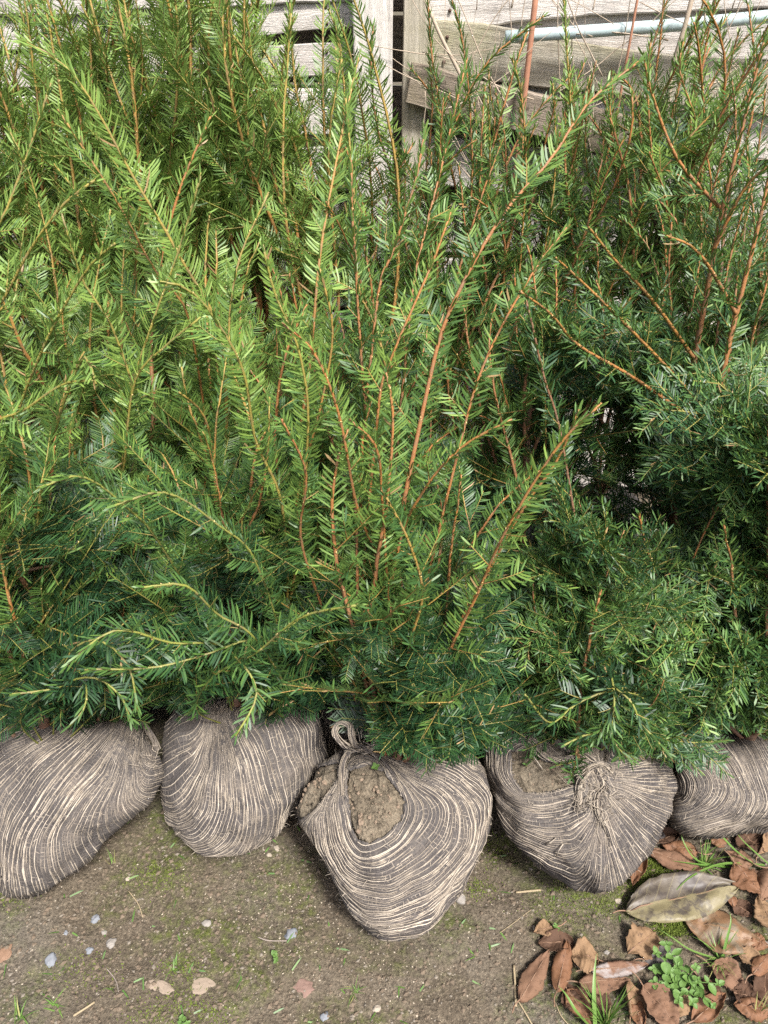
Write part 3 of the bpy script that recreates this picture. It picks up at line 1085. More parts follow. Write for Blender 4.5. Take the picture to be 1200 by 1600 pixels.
def knot2(T, r, b):
    P = lambda x, y, l: on_ball(b, x / 2.857, 1060 + y / 2.857, l)
    for k in range(9):
        x = r.uniform(930, 1040)
        thread_bundle(T, [P(x - 30 + r.normal(0, 30), 180, 0.003), P(x, 100, 0.008), P(x + r.normal(0, 20), 60, 0.016), P(x + r.normal(0, 30), 30, 0.03)], 5, 0.003, 0.0009, r, 0.8, 0.6)
    for k in range(30):
        a = P(r.uniform(740, 1060), r.uniform(60, 140), 0.003)
        d = nrm(r.normal(0, 1, 3) + nrm(EYE - a) * 0.3) * r.uniform(0.015, 0.045)
        T.add(smooth_poly([a, a + d * 0.5 + r.normal(0, 0.004, 3), a + d], 6), 0.0006, r.uniform(0.6, 1))


knot('p3', 33, knot3)
knot('p4', 34, knot4)
knot('p1', 31, knot1)
knot('p2', 32, knot2)

# loose crumbs on the bare soil of balls 3 and 4, a seedling
def crumbs(name, b, polys, n, smin, smax, mat, seed, root):
    r = np.random.default_rng(seed)
    V0, F0 = ICO[1]
    VV, FF = [], []
    k = 0
    while k < n:
        h = np.array(polys[r.integers(len(polys))])
        p = r.uniform(h.min(0), h.max(0))
        if not in_poly(p[None], h)[0]:
            continue
        c = on_ball(b, p[0], p[1], -0.004)
        s = smin + (smax - smin) * r.uniform() ** 3
        VV.append(c + V0 * s * r.uniform(0.6, 1.2, (len(V0), 1)) * r.uniform(0.6, 1.2, 3))
        FF.append(F0 + k * len(V0))
        k += 1
    link_mesh(name, mesh_arrays(name, np.concatenate(VV), [np.concatenate(FF)], False), mat, root, 'stuff')


M_CRUMB = mat_simple('pale_soil_crumb', (0.21, 0.16, 0.115), 0.9, 0.35, 90, (0.13, 0.09, 0.06))
crumbs('soil_crumbs', BALLS['p3'], h3, 150, 0.0008, 0.0055, M_CRUMB, 3, BALLS['p3'].soil)
crumbs('soil_crumbs', BALLS['p4'], h4, 45, 0.0008, 0.003, M_CRUMB, 4, BALLS['p4'].soil)

# root balls of the rows behind
M_DARKNET = M_BURLAP
def circle(c, r, seed):
    rr = np.random.default_rng(seed)
    a = np.linspace(0, 2 * math.pi, 18, endpoint=False)
    k = 1 + 0.08 * np.sin(a * 2 + seed) + rr.normal(0, 0.02, 18)
    return [(c[0] + r * kk * math.cos(x), c[1] - r * kk * 0.95 * math.sin(x)) for x, kk in zip(a, k)]


BACK = {  # key: centre pixel, radius px, label
    's1': ((-70, 1035), 118, 'second row yew behind the leftmost jute ball, at the left edge'),
    's2': ((170, 1000), 116, 'second row yew between the two left jute balls, its forked stem fanning open'),
    's6': ((370, 990), 116, 'second row yew straight behind the ball second from the left'),
    's3': ((540, 1080), 118, 'second row yew whose dark ball shows left of the looped jute knot'),
    's4': ((800, 1040), 118, 'second row yew behind the gap left of the fan-knotted ball'),
    's5': ((1040, 1030), 116, 'second row yew behind the gap right of the fan-knotted ball'),
    't1': ((100, 870), 98, 'back row yew at the upper left corner, against the fence'),
    't2': ((262, 850), 98, 'light green back row yew, second from the left along the fence'),
    't6': ((400, 850), 98, 'bushy light green back row yew, tallest one left of the pale fence post'),
    't7': ((520, 862), 98, 'slim back row yew just left of the pale fence post'),
    't3': ((650, 850), 98, 'back row yew just right of the pale fence post'),
    't4': ((775, 850), 98, 'back row yew under the rusty stake'),
    't5': ((930, 850), 98, 'back row yew at the upper right, below the pale blue pipe'),
}
for i, (key, (c, rad, lab)) in enumerate(BACK.items()):
    b = ball_shape(circle(c, rad, i), c, 0.13, 0.14, 5 if key[0] == 's' else 4, 20 + i)
    e = new_yew(key, b.base, lab)
    if key[0] == 's':
        x, y = c
        g = [(v, [(x - 10, y - 100), (x - 40 + v * 5 - 60, y - 30), (x - 80 + v * 6 - 40, y + 100)]) for v in (0, 8, 16, 24, 32)]
        dress_ball(b, e, g, [], 50 + i, 2.0, 0.0013, fold=0.003, rungs=False)
    else:
        link_mesh('root_ball', mesh_arrays('root_ball', b.V, [b.F]), M_BURLAP, e)
    BALLS[key] = b

# ------------------------------------------------------------------ yews
class Shoots:
    """wood and needles of one branch"""
    def __init__(self):
        self.tubes = Tubes(5)
        self.pos, self.tan, self.upv, self.len_, self.rad_, self.tint, self.sp = [], [], [], [], [], [], []
        self.buds = []

    def wood(self, P, r0, r1, t0, t1, lite=0):
        if lite:
            P = P[np.unique(np.linspace(0, len(P) - 1, 5 if lite == 1 else 3).astype(int))]
        n = len(P)
        self.tubes.add(P, np.linspace(r0, r1, n), np.linspace(t0, t1, n), not lite, 3 if lite else None)

    def needles(self, P, s0, s1, spacing, L, radial, tint, r, t_end=None, up=None):
        s = np.concatenate([[0], np.cumsum(np.linalg.norm(np.diff(P, axis=0), axis=1))])
        tot = s[-1]
        n = int((s1 - s0) * tot / spacing)
        if n < 2:
            return
        q = s0 * tot + (np.arange(n) + r.uniform(0, 1, n) * 0.35) * spacing
        q = np.clip(q, 0, tot * 0.999)
        pos = np.stack([np.interp(q, s, P[:, k]) for k in range(3)], -1)
        tg = np.gradient(P, axis=0)
        tan = nrm(np.stack([np.interp(q, s, tg[:, k]) for k in range(3)], -1))
        if up is None:
            up = np.array((0, -0.35, 0.94))
        f = q / tot
        ln = L * (1 - 0.45 * np.clip((f - 0.82) / 0.18, 0, 1)) * r.uniform(0.84, 1.08, n)
        self.pos.append(pos)
        self.tan.append(tan)
        self.upv.append(np.broadcast_to(up, (n, 3)) + r.normal(0, 0.05, 3))
        self.len_.append(ln)
        self.rad_.append(np.full(n, radial) + 0.5 * np.clip((f - 0.88) / 0.12, 0, 1))
        te = tint if t_end is None else t_end
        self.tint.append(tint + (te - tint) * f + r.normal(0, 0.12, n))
        self.sp.append(np.clip((f - 0.80) / 0.2, 0, 1))

    def bud(self, p, s):
        self.buds.append((p, s))


NEEDLES = 0


def build_needles(sh, r, wscale=1.0, raw=False):
    global NEEDLES
    pos, tan, up = np.concatenate(sh.pos), np.concatenate(sh.tan), np.concatenate(sh.upv)
    L, rad, tint, tipf = np.concatenate(sh.len_), np.concatenate(sh.rad_), np.concatenate(sh.tint), np.concatenate(sh.sp)
    n = len(pos)
    NEEDLES += n
    b = nrm(np.cross(tan, up))
    bad = np.linalg.norm(np.cross(tan, up), axis=1) < 0.15
    if bad.any():
        b[bad] = nrm(np.cross(tan[bad], np.array((0.6, 0.8, 0.1))))
    u = np.cross(b, tan)
    side = np.where(np.arange(n) % 2 == 0, 1.0, -1.0)
    # two-ranked: near the plane, raised a little; radial: all round
    lift = r.normal(0.26, 0.12, n)
    ang_flat = np.where(side > 0, lift, math.pi - lift)
    ang_rad = np.arange(n) * 2.399 + r.normal(0, 0.2, n)
    isr = r.uniform(0, 1, n) < rad
    ang = np.where(isr, ang_rad, ang_flat)
    out = np.cos(ang)[:, None] * b + np.sin(ang)[:, None] * u
    al = np.where(isr, r.normal(0.95, 0.13, n), r.normal(1.08, 0.07, n)) - 0.42 * tipf
    d0 = nrm(tan * np.cos(al)[:, None] + out * np.sin(al)[:, None])
    bend = r.normal(0.34, 0.10, n)[:, None]
    d1 = nrm(d0 + bend * tan * 0.55 + up * 0.06)
    d2 = nrm(d0 + bend * tan * 1.25 + up * 0.05 + r.normal(0, 0.06, (n, 3)))
    nf = nrm(np.where(isr[:, None], nrm(np.cross(np.cross(d0, tan), d0)), u) + r.normal(0, 0.22, (n, 3)))
    w = nrm(np.cross(d0, nf))
    hw = (0.00130 * wscale * r.uniform(0.85, 1.15, n))[:, None]
    p0 = pos
    p1 = p0 + d0 * (L * 0.30)[:, None]
    p2 = p1 + d1 * (L * 0.46)[:, None]
    p3 = p2 + d2 * (L * 0.24)[:, None]
    if raw:
        pm = p1 + d1 * (L * 0.42)[:, None]
        V = np.stack([p0 - w * hw * 0.7, p0 + w * hw * 0.7, pm - w * hw, pm + w * hw, p3], 1).reshape(-1, 3)
        return V, np.repeat(np.where(r.uniform(0, 1, n) < 0.007, 1.0, tint.clip(0, 0.94)), 5)
    V = np.stack([p0 - w * hw * 0.7, p0 + w * hw * 0.7, p1 - w * hw, p1 + w * hw, p2 - w * hw * 0.95, p2 + w * hw * 0.95, p3], 1).reshape(-1, 3)
    o = (np.arange(n) * 7)[:, None]
    q = np.concatenate([o + np.array([[0, 1, 3, 2]]), o + np.array([[2, 3, 5, 4]])], 0)
    t = o + np.array([[4, 5, 6]])
    me = mesh_arrays('needles', V, [q, t], True, {'tint': np.repeat(np.where(r.uniform(0, 1, n) < 0.007, 1.0, tint.clip(0, 0.94)), 7)})
    return me


OCT_V = np.array([(1, 0, -0.5), (-0.5, 0.87, -0.5), (-0.5, -0.87, -0.5), (0, 0, 1.1)], float)
OCT_F = np.array([(0, 1, 3), (1, 2, 3), (2, 0, 3), (0, 2, 1)])


def branch_mesh(tV, tF, tC, tT, buds):
    """wood and its buds in one mesh, two materials"""
    V, fl, T = [tV], [tF], [tT]
    nq = len(tF)
    mi = [np.zeros(nq, int)]
    if tC is not None:
        fl.append(tC)
        mi.append(np.zeros(len(tC), int))
    if len(buds):
        F = np.concatenate([OCT_F + 4 * i for i in range(len(buds) // 4)]) + len(tV)
        V.append(buds)
        T.append(np.zeros(len(buds)))
        fl.append(F)
        mi.append(np.ones(len(F), int))
    me = mesh_arrays('branch', np.concatenate(V), fl, True, {'tint': np.concatenate(T)}, np.concatenate(mi))
    me.materials.append(M_BARK)
    me.materials.append(M_BUD)
    return me


def raw_branch(sh):
    tb = sh.tubes
    buds = np.concatenate([p + OCT_V * q * np.array((0.9, 0.9, 1.2)) for p, q in sh.buds]) if sh.buds else np.zeros((0, 3))
    return np.concatenate(tb.V), np.concatenate(tb.F), (np.concatenate(tb.C) if tb.C else None), np.concatenate(tb.T), buds


def finish_branch(sh, root, r, wscale=1.0):
    me = branch_mesh(*raw_branch(sh))
    o = link_mesh('branch', me, [M_BARK, M_BUD], root)
    if sh.pos:
        link_mesh('needles', build_needles(sh, r, wscale), M_NEEDLE, o, 'stuff')
    return o


def grow(start, d, L, r, up=0.25, wander=0.10, n=9):
    """polyline that starts along d and turns upwards (or down with negative up)"""
    P = [np.array(start, float)]
    d = nrm(d)
    for i in range(n - 1):
        d = nrm(d + np.array((0, 0, up)) / (n - 1) + r.normal(0, wander, 3) / (n - 1) ** 0.5 * 0.6)
        P.append(P[-1] + d * L / (n - 1))
    return np.array(P)


def tan_at(P, f):
    s = np.concatenate([[0], np.cumsum(np.linalg.norm(np.diff(P, axis=0), axis=1))])
    q = f * s[-1]
    i = min(max(int(np.searchsorted(s, q)) - 1, 0), len(P) - 2)
    t = (q - s[i]) / max(s[i + 1] - s[i], 1e-9)
    return P[i] * (1 - t) + P[i + 1] * t, nrm(P[i + 1] - P[i])


def side_shoot(sh, p, d, L, r, st, level, tint, up):
    """a lateral with needles and, when long, its own side shoots"""
    P = grow(p, d, L, r, st.get('lat_up', 0.25), 0.10, 8)
    sh.wood(P, 0.0006 + 0.005 * L if level else 0.0008 + 0.006 * L, 0.0007, st['wood_lat'][0], st['wood_lat'][1], level + 1)
    spc = st['spacing']
    sh.needles(P, 0.06, 1.0, spc, st['needle'] * r.uniform(0.85, 1.1), st['radial_lat'], tint, r, tint + st.get('tip_light', 0.12), up)
    for _ in range(int(L / 0.07)):
        f = r.uniform(0.15, 0.95)
        q, _t = tan_at(P, f)
        sh.bud(q + r.normal(0, 0.0008, 3), r.uniform(0.0009, 0.0016))
    if level < 1 and L > 0.07:
        m = int(L / st['sub_gap'])
        sd_ = 1
        for k in range(m):
            f = 0.18 + 0.6 * (k + r.uniform(0, 0.8)) / max(m, 1)
            q, tg = tan_at(P, f)
            sdv = nrm(np.cross(tg, up)) * sd_
            sd_ = -sd_
            dd = tg * 0.72 + sdv * 0.7 + up * r.normal(0.05, 0.15) + r.normal(0, 0.08, 3)
            side_shoot(sh, q, dd, L * r.uniform(0.28, 0.55) * (1.1 - 0.5 * f), r, st, level + 1, tint + r.normal(0, 0.05), up)


def leader(sh, P, r, st, t0=0.25, t1=0.72, latmax=0.20, tint=0.5, r0=0.006, needles_from=0.35, wood=(0.2, 0.55), lat_gap=0.03):
    L = plen(P)
    sh.wood(P, r0, 0.0016, wood[0], wood[1])
    sh.needles(P, needles_from, 1.0, st['spacing'] * 0.95, st['needle'] * 1.08, st['radial_lead'], tint, r, min(tint + st.get('tip_light', 0.12), 1.0), st.get('up'))
    for _ in range(int(L / 0.035)):
        f = r.uniform(0.25, 0.97)
        q, tg = tan_at(P, f)
        off = nrm(np.cross(tg, r.normal(0, 1, 3)))
        sh.bud(q + off * (r0 + (0.0011 - r0) * f) * 0.9, r.uniform(0.0011, 0.002))
    n = int(L * (t1 - t0) / lat_gap)
    ph = r.uniform(0, 6.28)
    for k in range(n):
        f = t0 + (t1 - t0) * (k + r.uniform(0, 0.9)) / max(n, 1)
        q, tg = tan_at(P, f)
        a = nrm(np.cross(tg, np.array((0.0, -0.9, 0.45))))
        bb = np.cross(tg, a)
        th = (0 if k % 2 else math.pi) + r.normal(0, 0.75)
        sdv = math.cos(th) * a + math.sin(th) * bb
        dd = tg * r.uniform(0.55, 0.85) + sdv * 0.75
        g = (f - t0) / (t1 - t0)
        ll = latmax * (1.0 - 0.62 * g) * r.uniform(0.45, 1.15)
        upv = nrm(np.array((0, -0.4, 0.8)) + tg * -0.3 + sdv * -0.2)
        side_shoot(sh, q, dd, ll, r, st, 0, tint - 0.10 + 0.1 * g + r.normal(0, 0.06), upv)


def trunk(root, P, r0, r1):
    t = Tubes(9)
    Q = smooth_poly(P, 26)
    rr = np.linspace(r0, r1, 26) * (1 + 0.06 * np.sin(np.arange(26) * 1.9))
    t.add(Q, rr, 0.12)
    link_mesh('trunk', t.mesh('trunk'), M_BARK, root)
    return Q


PROTO = {}


def make_proto(key, builder):
    """a branch grown once round the origin; each tree gets its own turned, scaled and slightly bent copies of it"""
    sh = Shoots()
    sh.tubes = Tubes(4)
    chord = builder(sh)
    nd = build_needles(sh, np.random.default_rng(sum(ord(c) for c in str(key))), 1.0, True)
    PROTO[key] = (raw_branch(sh), nd, chord)


def place_proto(key, root, s0, tip, roll_dir, roll=0.0, dt=0.0):
    global NEEDLES
    (tV, tF, tC, tT, buds), (nV, nT), chord = PROTO[key]
    d = tip - s0
    sc = np.linalg.norm(d) / np.linalg.norm(chord)
    if sc > 1.12:
        s0 = tip - d * (1.12 / sc)
        d = tip - s0
        sc = 1.12
    def frame(z, x):
        z = nrm(z)
        x = nrm(x - z * (x @ z))
        return np.stack([x, np.cross(z, x), z], 1)
    A = frame(chord, np.array((1.0, 0, 0)))
    ca, sa = math.cos(roll), math.sin(roll)
    R = frame(d, roll_dir) @ np.array([[ca, -sa, 0], [sa, ca, 0], [0, 0, 1]]) @ A.T * sc
    off = np.array(s0)
    bx, by, ph = rng.normal(0, 0.05, 3)
    def tf(V):
        W = V.copy()
        z = V @ nrm(chord)
        W[:, 0] += bx * np.sin(z * 5 + ph * 40) * z
        W[:, 1] += by * np.sin(z * 6 + ph * 60) * z
        return W @ R.T + off
    me = branch_mesh(tf(tV), tF, tC, tT, tf(buds) if len(buds) else buds)
    o = link_mesh('branch', me, [M_BARK, M_BUD], root)
    n = len(nV) // 5
    NEEDLES += n
    q0 = (np.arange(n) * 5)[:, None]
    nm = mesh_arrays('needles', tf(nV), [q0 + np.array([[0, 1, 3, 2]]), q0 + np.array([[2, 3, 4]])], True, {'tint': np.where(nT > 0.99, 1.0, (nT + dt).clip(0, 0.94))})
    link_mesh('needles', nm, M_NEEDLE, o, 'stuff')
    return o


LEADS = (0.40, 0.60, 0.80, 1.0)
NVAR = 4
NSK = 7


def build_protos(sname, st, tint, sk_tint, t0=0.10):
    for li, L in enumerate(LEADS):
        for v in range(NVAR):
            r = np.random.default_rng(7000 + li * 31 + v * 7 + len(sname) * 131)
            def bld(sh, L=L, r=r, v=v):
                tip = np.array((0.30 * L, r.normal(0, 0.04) * L, 0.93 * L))
                c1 = np.array((0.22, 0, 0.20)) * L
                lean_ = (0.1, 0.55, -0.25, 0.9)[v % 4]
                c2 = tip - nrm(np.array((lean_ + r.normal(0, 0.1), r.normal(0, 0.2), 1.0 if v % 4 != 3 else 0.35))) * L * 0.38
                t = np.linspace(0, 1, 24)[:, None]
                P = 3 * c1 * t * (1 - t) ** 2 + 3 * c2 * t ** 2 * (1 - t) + tip * t ** 3
                P = P + np.cumsum(r.normal(0, 0.0012, P.shape), 0)
                leader(sh, P, r, st, t0, r.uniform(0.55, 0.72), st['latmax'] * (0.7 + 0.35 * L), tint + r.normal(0, 0.03), 0.0032 + 0.0030 * L, max(0.22, t0), st['wood'], st['lat_gap'])
                return P[-1]
            make_proto((sname, 'lead', li, v), bld)
    for v in range(NSK):
        r = np.random.default_rng(9000 + v * 17 + len(sname) * 53)
        def bld2(sh, r=r):
            L = 0.20
            P = grow((0, 0, 0), (0.25, 0, 0.95), L, r, 0.0, 0.12, 12)
            P[:, 0] -= 0.25 * (np.linspace(0, 1, 12) ** 2) * L * r.uniform(0.3, 1.6)
            upv = np.array((1.0, 0, 0.15))
            sh.wood(P, 0.0022, 0.0007, 0.9, 1.0)
            sh.needles(P, 0.08, 1.0, st['spacing'], st['needle'] * 0.95, st['radial_sk'], sk_tint, r, sk_tint + 0.12, upv)
            n = 11
            for k in range(n):
                f = 0.14 + 0.72 * (k + r.uniform(0, 0.7)) / n
                q, tg = tan_at(P, f)
                sdv = nrm(np.cross(tg, upv)) * (1 if k % 2 else -1)
                dd = tg * r.uniform(0.6, 0.9) + sdv * 0.75 + upv * r.normal(0.10, 0.22)
                stt = {**st, 'radial_lat': st['radial_sk'], 'lat_up': 0.0, 'wood_lat': (0.92, 1.0)}
                side_shoot(sh, q, dd, L * r.uniform(0.30, 0.58) * (1.1 - 0.55 * f), r, stt, 0, sk_tint + r.normal(0, 0.05), upv)
            for _ in range(6):
                q, _t = tan_at(P, r.uniform(0.2, 0.98))
                sh.bud(q, r.uniform(0.0011, 0.0018))
            return P[-1]
        make_proto((sname, 'skirt', v), bld2)


def project(P):
    d = P - EYE
    z = d @ FWD
    return 600 + FPX * (d @ RGT) / z, 800 - FPX * (d @ UPV) / z


def yew(key, h, seed, style, n_lead, spread, lean=(0, 0.1), n_skirt=20, skirt_len=(0.10, 0.2), tint=0.45, front_bias=0.0, trunk_h=0.45, skirt_z=(0.02, 0.40), hmin=0.55, heroes=(), hero_root=0.18, ymax=2000, ymin=0.60, keep=None, apron=()):
    """h: height of the top above the ground"""
    r = np.random.default_rng(seed)
    st = STYLES[style]
    root = ROOTS[key]
    b = BALLS[key]
    base = b.base + np.array((0, 0.02, 0))
    zb = 0.20
    top = base + np.array((lean[0] * trunk_h, lean[1] * trunk_h, zb + trunk_h * (h - zb)))
    tr = trunk(root, [base + np.array((0, 0, zb - 0.06)), base + np.array((lean[0] * 0.1, lean[1] * 0.1, zb + 0.25 * (top[2] - zb))), top], 0.0115, 0.006)
    ga = r.uniform(0, 6.28)
    for i in range(n_lead):
        f = (i + 0.5) / n_lead
        for tries in range(12):
            s0, _ = tan_at(tr, r.uniform(0.08, 1.0))
            az = ga + i * 2.399 + r.normal(0, 0.25)
            rad = spread * math.sqrt(f) * r.uniform(0.75, 1.2)
            tip = base + np.array((math.cos(az) * rad + lean[0], math.sin(az) * rad * 0.8 + lean[1] - front_bias, 0))
            tip[2] = max(h * (1.0 - (1 - hmin) * f ** 0.8 * r.uniform(0.4, 1.2)) * r.uniform(0.92, 1.03), s0[2] + 0.15)
            tip[1] = min(max(tip[1], ymin), FY - 0.16)
            if keep is None or keep(*project(tip)):
                break
        out = np.array((math.cos(az), math.sin(az), 0.0))
        Ld = np.linalg.norm(tip - s0)
        li = int(np.argmin([abs(L * 0.97 - Ld) for L in LEADS]))
        place_proto((style, 'lead', li, int(r.integers(NVAR))), root, s0, tip, out, r.normal(0, 0.35), tint - STYLE_TINT[style] + r.normal(0, 0.05))
    for i in range(n_skirt):
        for tries in range(14):
            z = zb + (skirt_z[0] + (skirt_z[1] - skirt_z[0]) * (i + r.uniform(0, 1)) / n_skirt)
            f = (z - zb + 0.06) / (top[2] - zb + 0.06)
            s0, _ = tan_at(tr, min(max(f, 0.05), 1.0))
            az = i * 2.399 + r.normal(0, 0.4)
            d = nrm(np.array((math.cos(az), math.sin(az) - front_bias * 1.2, r.uniform(-0.25, 0.75))))
            L = r.uniform(*skirt_len) * (1 + 0.25 * (1 - i / n_skirt))
            tip = s0 + d * L
            pj = project(tip)
            if tip[1] > 0.55 and pj[1] < (ymax(pj[0]) if callable(ymax) else ymax) and tip[2] > 0.12:
                break
        else:
            continue
        # push the start out so that sprays fill the crown's shell too
        s1 = s0 + d * L * r.uniform(0.0, 0.45) * (1 if i % 2 else 0)
        tip = s1 + d * L
        pj = project(tip)
        if pj[1] > (ymax(pj[0]) if callable(ymax) else ymax):
            continue
        place_proto((style, 'skirt', int(r.integers(NSK))), root, s1, tip, np.array((0.0, -0.35, 1.0)) + r.normal(0, 0.25, 3), r.normal(0, 0.3), r.normal(0, 0.06))
    for (ax, ay, dy) in apron:
        tip = at_y(ax, ay, base[1] - dy)
        s0, _ = tan_at(tr, min(max((tip[2] - 0.08 - zb + 0.06) / (top[2] - zb + 0.06), 0.06), 1.0))
        for q in range(2 if ay > 1040 else 1):
            t2 = tip + r.normal(0, 0.012, 3)
            s1 = t2 + (s0 - t2) * min(1.0, (0.15 if q else 0.18) / np.linalg.norm(s0 - t2)) + np.array((0, 0.01, 0.03))
            place_proto((style, 'skirt', int(r.integers(NSK))), root, s1, t2, np.array((0.0, -0.35, 1.0)) + r.normal(0, 0.2, 3), r.normal(0, 0.25), r.normal(0, 0.05))
    for hd in heroes:
        pts, Y0, Y1 = hd['p'], hd['y'][0], hd['y'][1]
        m = len(pts)
        Q = [at_y(x, y, Y0 + (Y1 - Y0) * k / (m - 1)) for k, (x, y) in enumerate(pts)]
        jn = hd.get('join', True)
        s0, _ = tan_at(tr, hd.get('from', hero_root))
        dq = np.linalg.norm(Q[0] - s0)
        if jn:
            Q = [s0, 0.35 * s0 + 0.65 * (Q[0] - nrm(Q[1] - Q[0]) * dq * 0.35)] + Q
        P = smooth_poly(Q, 40)
        L = plen(P)
        vis = plen(np.array(Q[2:])) / L if jn else 1.0
        sh = Shoots()
        leader(sh, P, r, {**st, 'radial_lead': hd.get('radial', st['radial_lead']), 'needle': st['needle'] * 1.08 * hd.get('nl', 1.0), 'spacing': 0.0023, 'up': hd.get('up')},
               hd.get('t0', min(0.30, 1 - vis * 0.95) if jn else 0.1), hd.get('t1', 1 - vis * 0.35), hd.get('lat', 0.10), hd.get('tint', tint) + 0.06, hd.get('r0', 0.0034), hd.get('nf', 0.22 if jn else 0.05),
               hd.get('wood', st['wood']), hd.get('gap', 0.06))
        finish_branch(sh, root, r)


LONG = dict(spacing=0.0024, needle=0.0280, radial_lat=0.07, radial_lead=0.30, radial_sk=0.06, latmax=0.36, lat_gap=0.040, sub_gap=0.085, wood=(0.15, 0.85), wood_lat=(0.80, 1.0), lat_up=0.06, tip_light=0.16)
ORANGE = dict(LONG, wood=(0.30, 0.58), wood_lat=(0.6, 0.85), needle=0.0265, latmax=0.32, radial_lead=0.5, radial_lat=0.18)
DENSE = dict(spacing=0.0024, needle=0.0235, radial_lat=0.45, radial_lead=0.9, radial_sk=0.40, latmax=0.17, lat_gap=0.026, sub_gap=0.032, wood=(0.25, 0.55), wood_lat=(0.8, 0.98), lat_up=0.25, tip_light=0.10)
LIGHT = dict(LONG, radial_lat=0.08, wood=(0.45, 0.88))
STYLE_TINT = {'far_light': 0.68, 'far_orange': 0.46, 'long': 0.52, 'orange': 0.46, 'dense': 0.30, 'lights': 0.68}
FARO = dict(ORANGE, spacing=0.0029, sub_gap=0.06, latmax=0.26, lat_gap=0.036)
FARL = dict(LIGHT, spacing=0.0029, sub_gap=0.06, latmax=0.26, lat_gap=0.036)
STYLES = {'far_light': FARL, 'far_orange': FARO, 'long': LONG, 'orange': ORANGE, 'dense': DENSE, 'lights': LIGHT}
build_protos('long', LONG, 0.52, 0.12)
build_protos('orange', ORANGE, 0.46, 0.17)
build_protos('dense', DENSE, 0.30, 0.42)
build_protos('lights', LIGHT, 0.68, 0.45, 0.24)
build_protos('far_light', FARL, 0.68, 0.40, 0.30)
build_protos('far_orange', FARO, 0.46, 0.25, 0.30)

# pixel polylines of single stems that stand out, base first; y = distances from the fence plane axis (metres ahead)
H3 = [
    dict(p=[(600, 900), (560, 800), (530, 650), (490, 550), (440, 505)], y=(0.86, 0.84), tint=0.62, wood=(0.5, 0.56), lat=0.05),
    dict(p=[(604, 900), (597, 780), (588, 700), (545, 655)], y=(0.85, 0.80), tint=0.55, wood=(0.5, 0.56), lat=0.06),
    dict(p=[(622, 860), (660, 770), (720, 700), (800, 655)], y=(0.86, 0.82), tint=0.55, wood=(0.5, 0.6), lat=0.09),
    dict(p=[(590, 650), (612, 560), (650, 470), (680, 400), (705, 330)], y=(0.92, 1.0), tint=0.7, wood=(0.5, 0.58), lat=0.09),
    dict(p=[(672, 590), (720, 450), (790, 330), (860, 250), (920, 160), (1000, 95)], y=(0.98, 1.15), tint=0.5, wood=(0.42, 0.52), lat=0.10, r0=0.006),
    dict(p=[(720, 690), (760, 560), (830, 430), (890, 350)], y=(0.95, 1.05), tint=0.5, wood=(0.5, 0.55), lat=0.08),
    dict(p=[(706, 1010), (745, 930), (790, 830), (870, 700), (940, 630)], y=(0.78, 0.76), tint=0.62, wood=(0.48, 0.6), lat=0.09),
    dict(p=[(720, 970), (770, 880), (820, 790), (870, 720), (905, 640)], y=(0.80, 0.80), tint=0.5, wood=(0.5, 0.6), lat=0.07),
    dict(p=[(586, 500), (612, 400), (650, 280), (664, 200)], y=(1.0, 1.08), tint=0.5, wood=(0.5, 0.5), lat=0.06, radial=1.0),
    dict(p=[(562, 520), (555, 400), (550, 330), (549, 250)], y=(0.98, 1.02), tint=0.42, wood=(0.5, 0.5), lat=0.06, radial=1.0),
    dict(p=[(600, 560), (560, 450), (555, 330), (540, 150)], y=(1.1, 1.25), tint=0.6, wood=(0.6, 0.85), lat=0.08, radial=0.9),
    dict(p=[(640, 500), (660, 380), (690, 260), (730, 90)], y=(1.1, 1.25), tint=0.45, wood=(0.4, 0.55), lat=0.10, radial=0.9),
    dict(p=[(500, 940), (470, 840), (478, 740), (440, 655)], y=(0.86, 0.80), tint=0.5, wood=(0.45, 0.5), lat=0.06),
    dict(p=[(640, 1010), (660, 930), (640, 850), (600, 770)], y=(0.80, 0.76), tint=0.35, wood=(0.6, 0.8), lat=0.08),
]
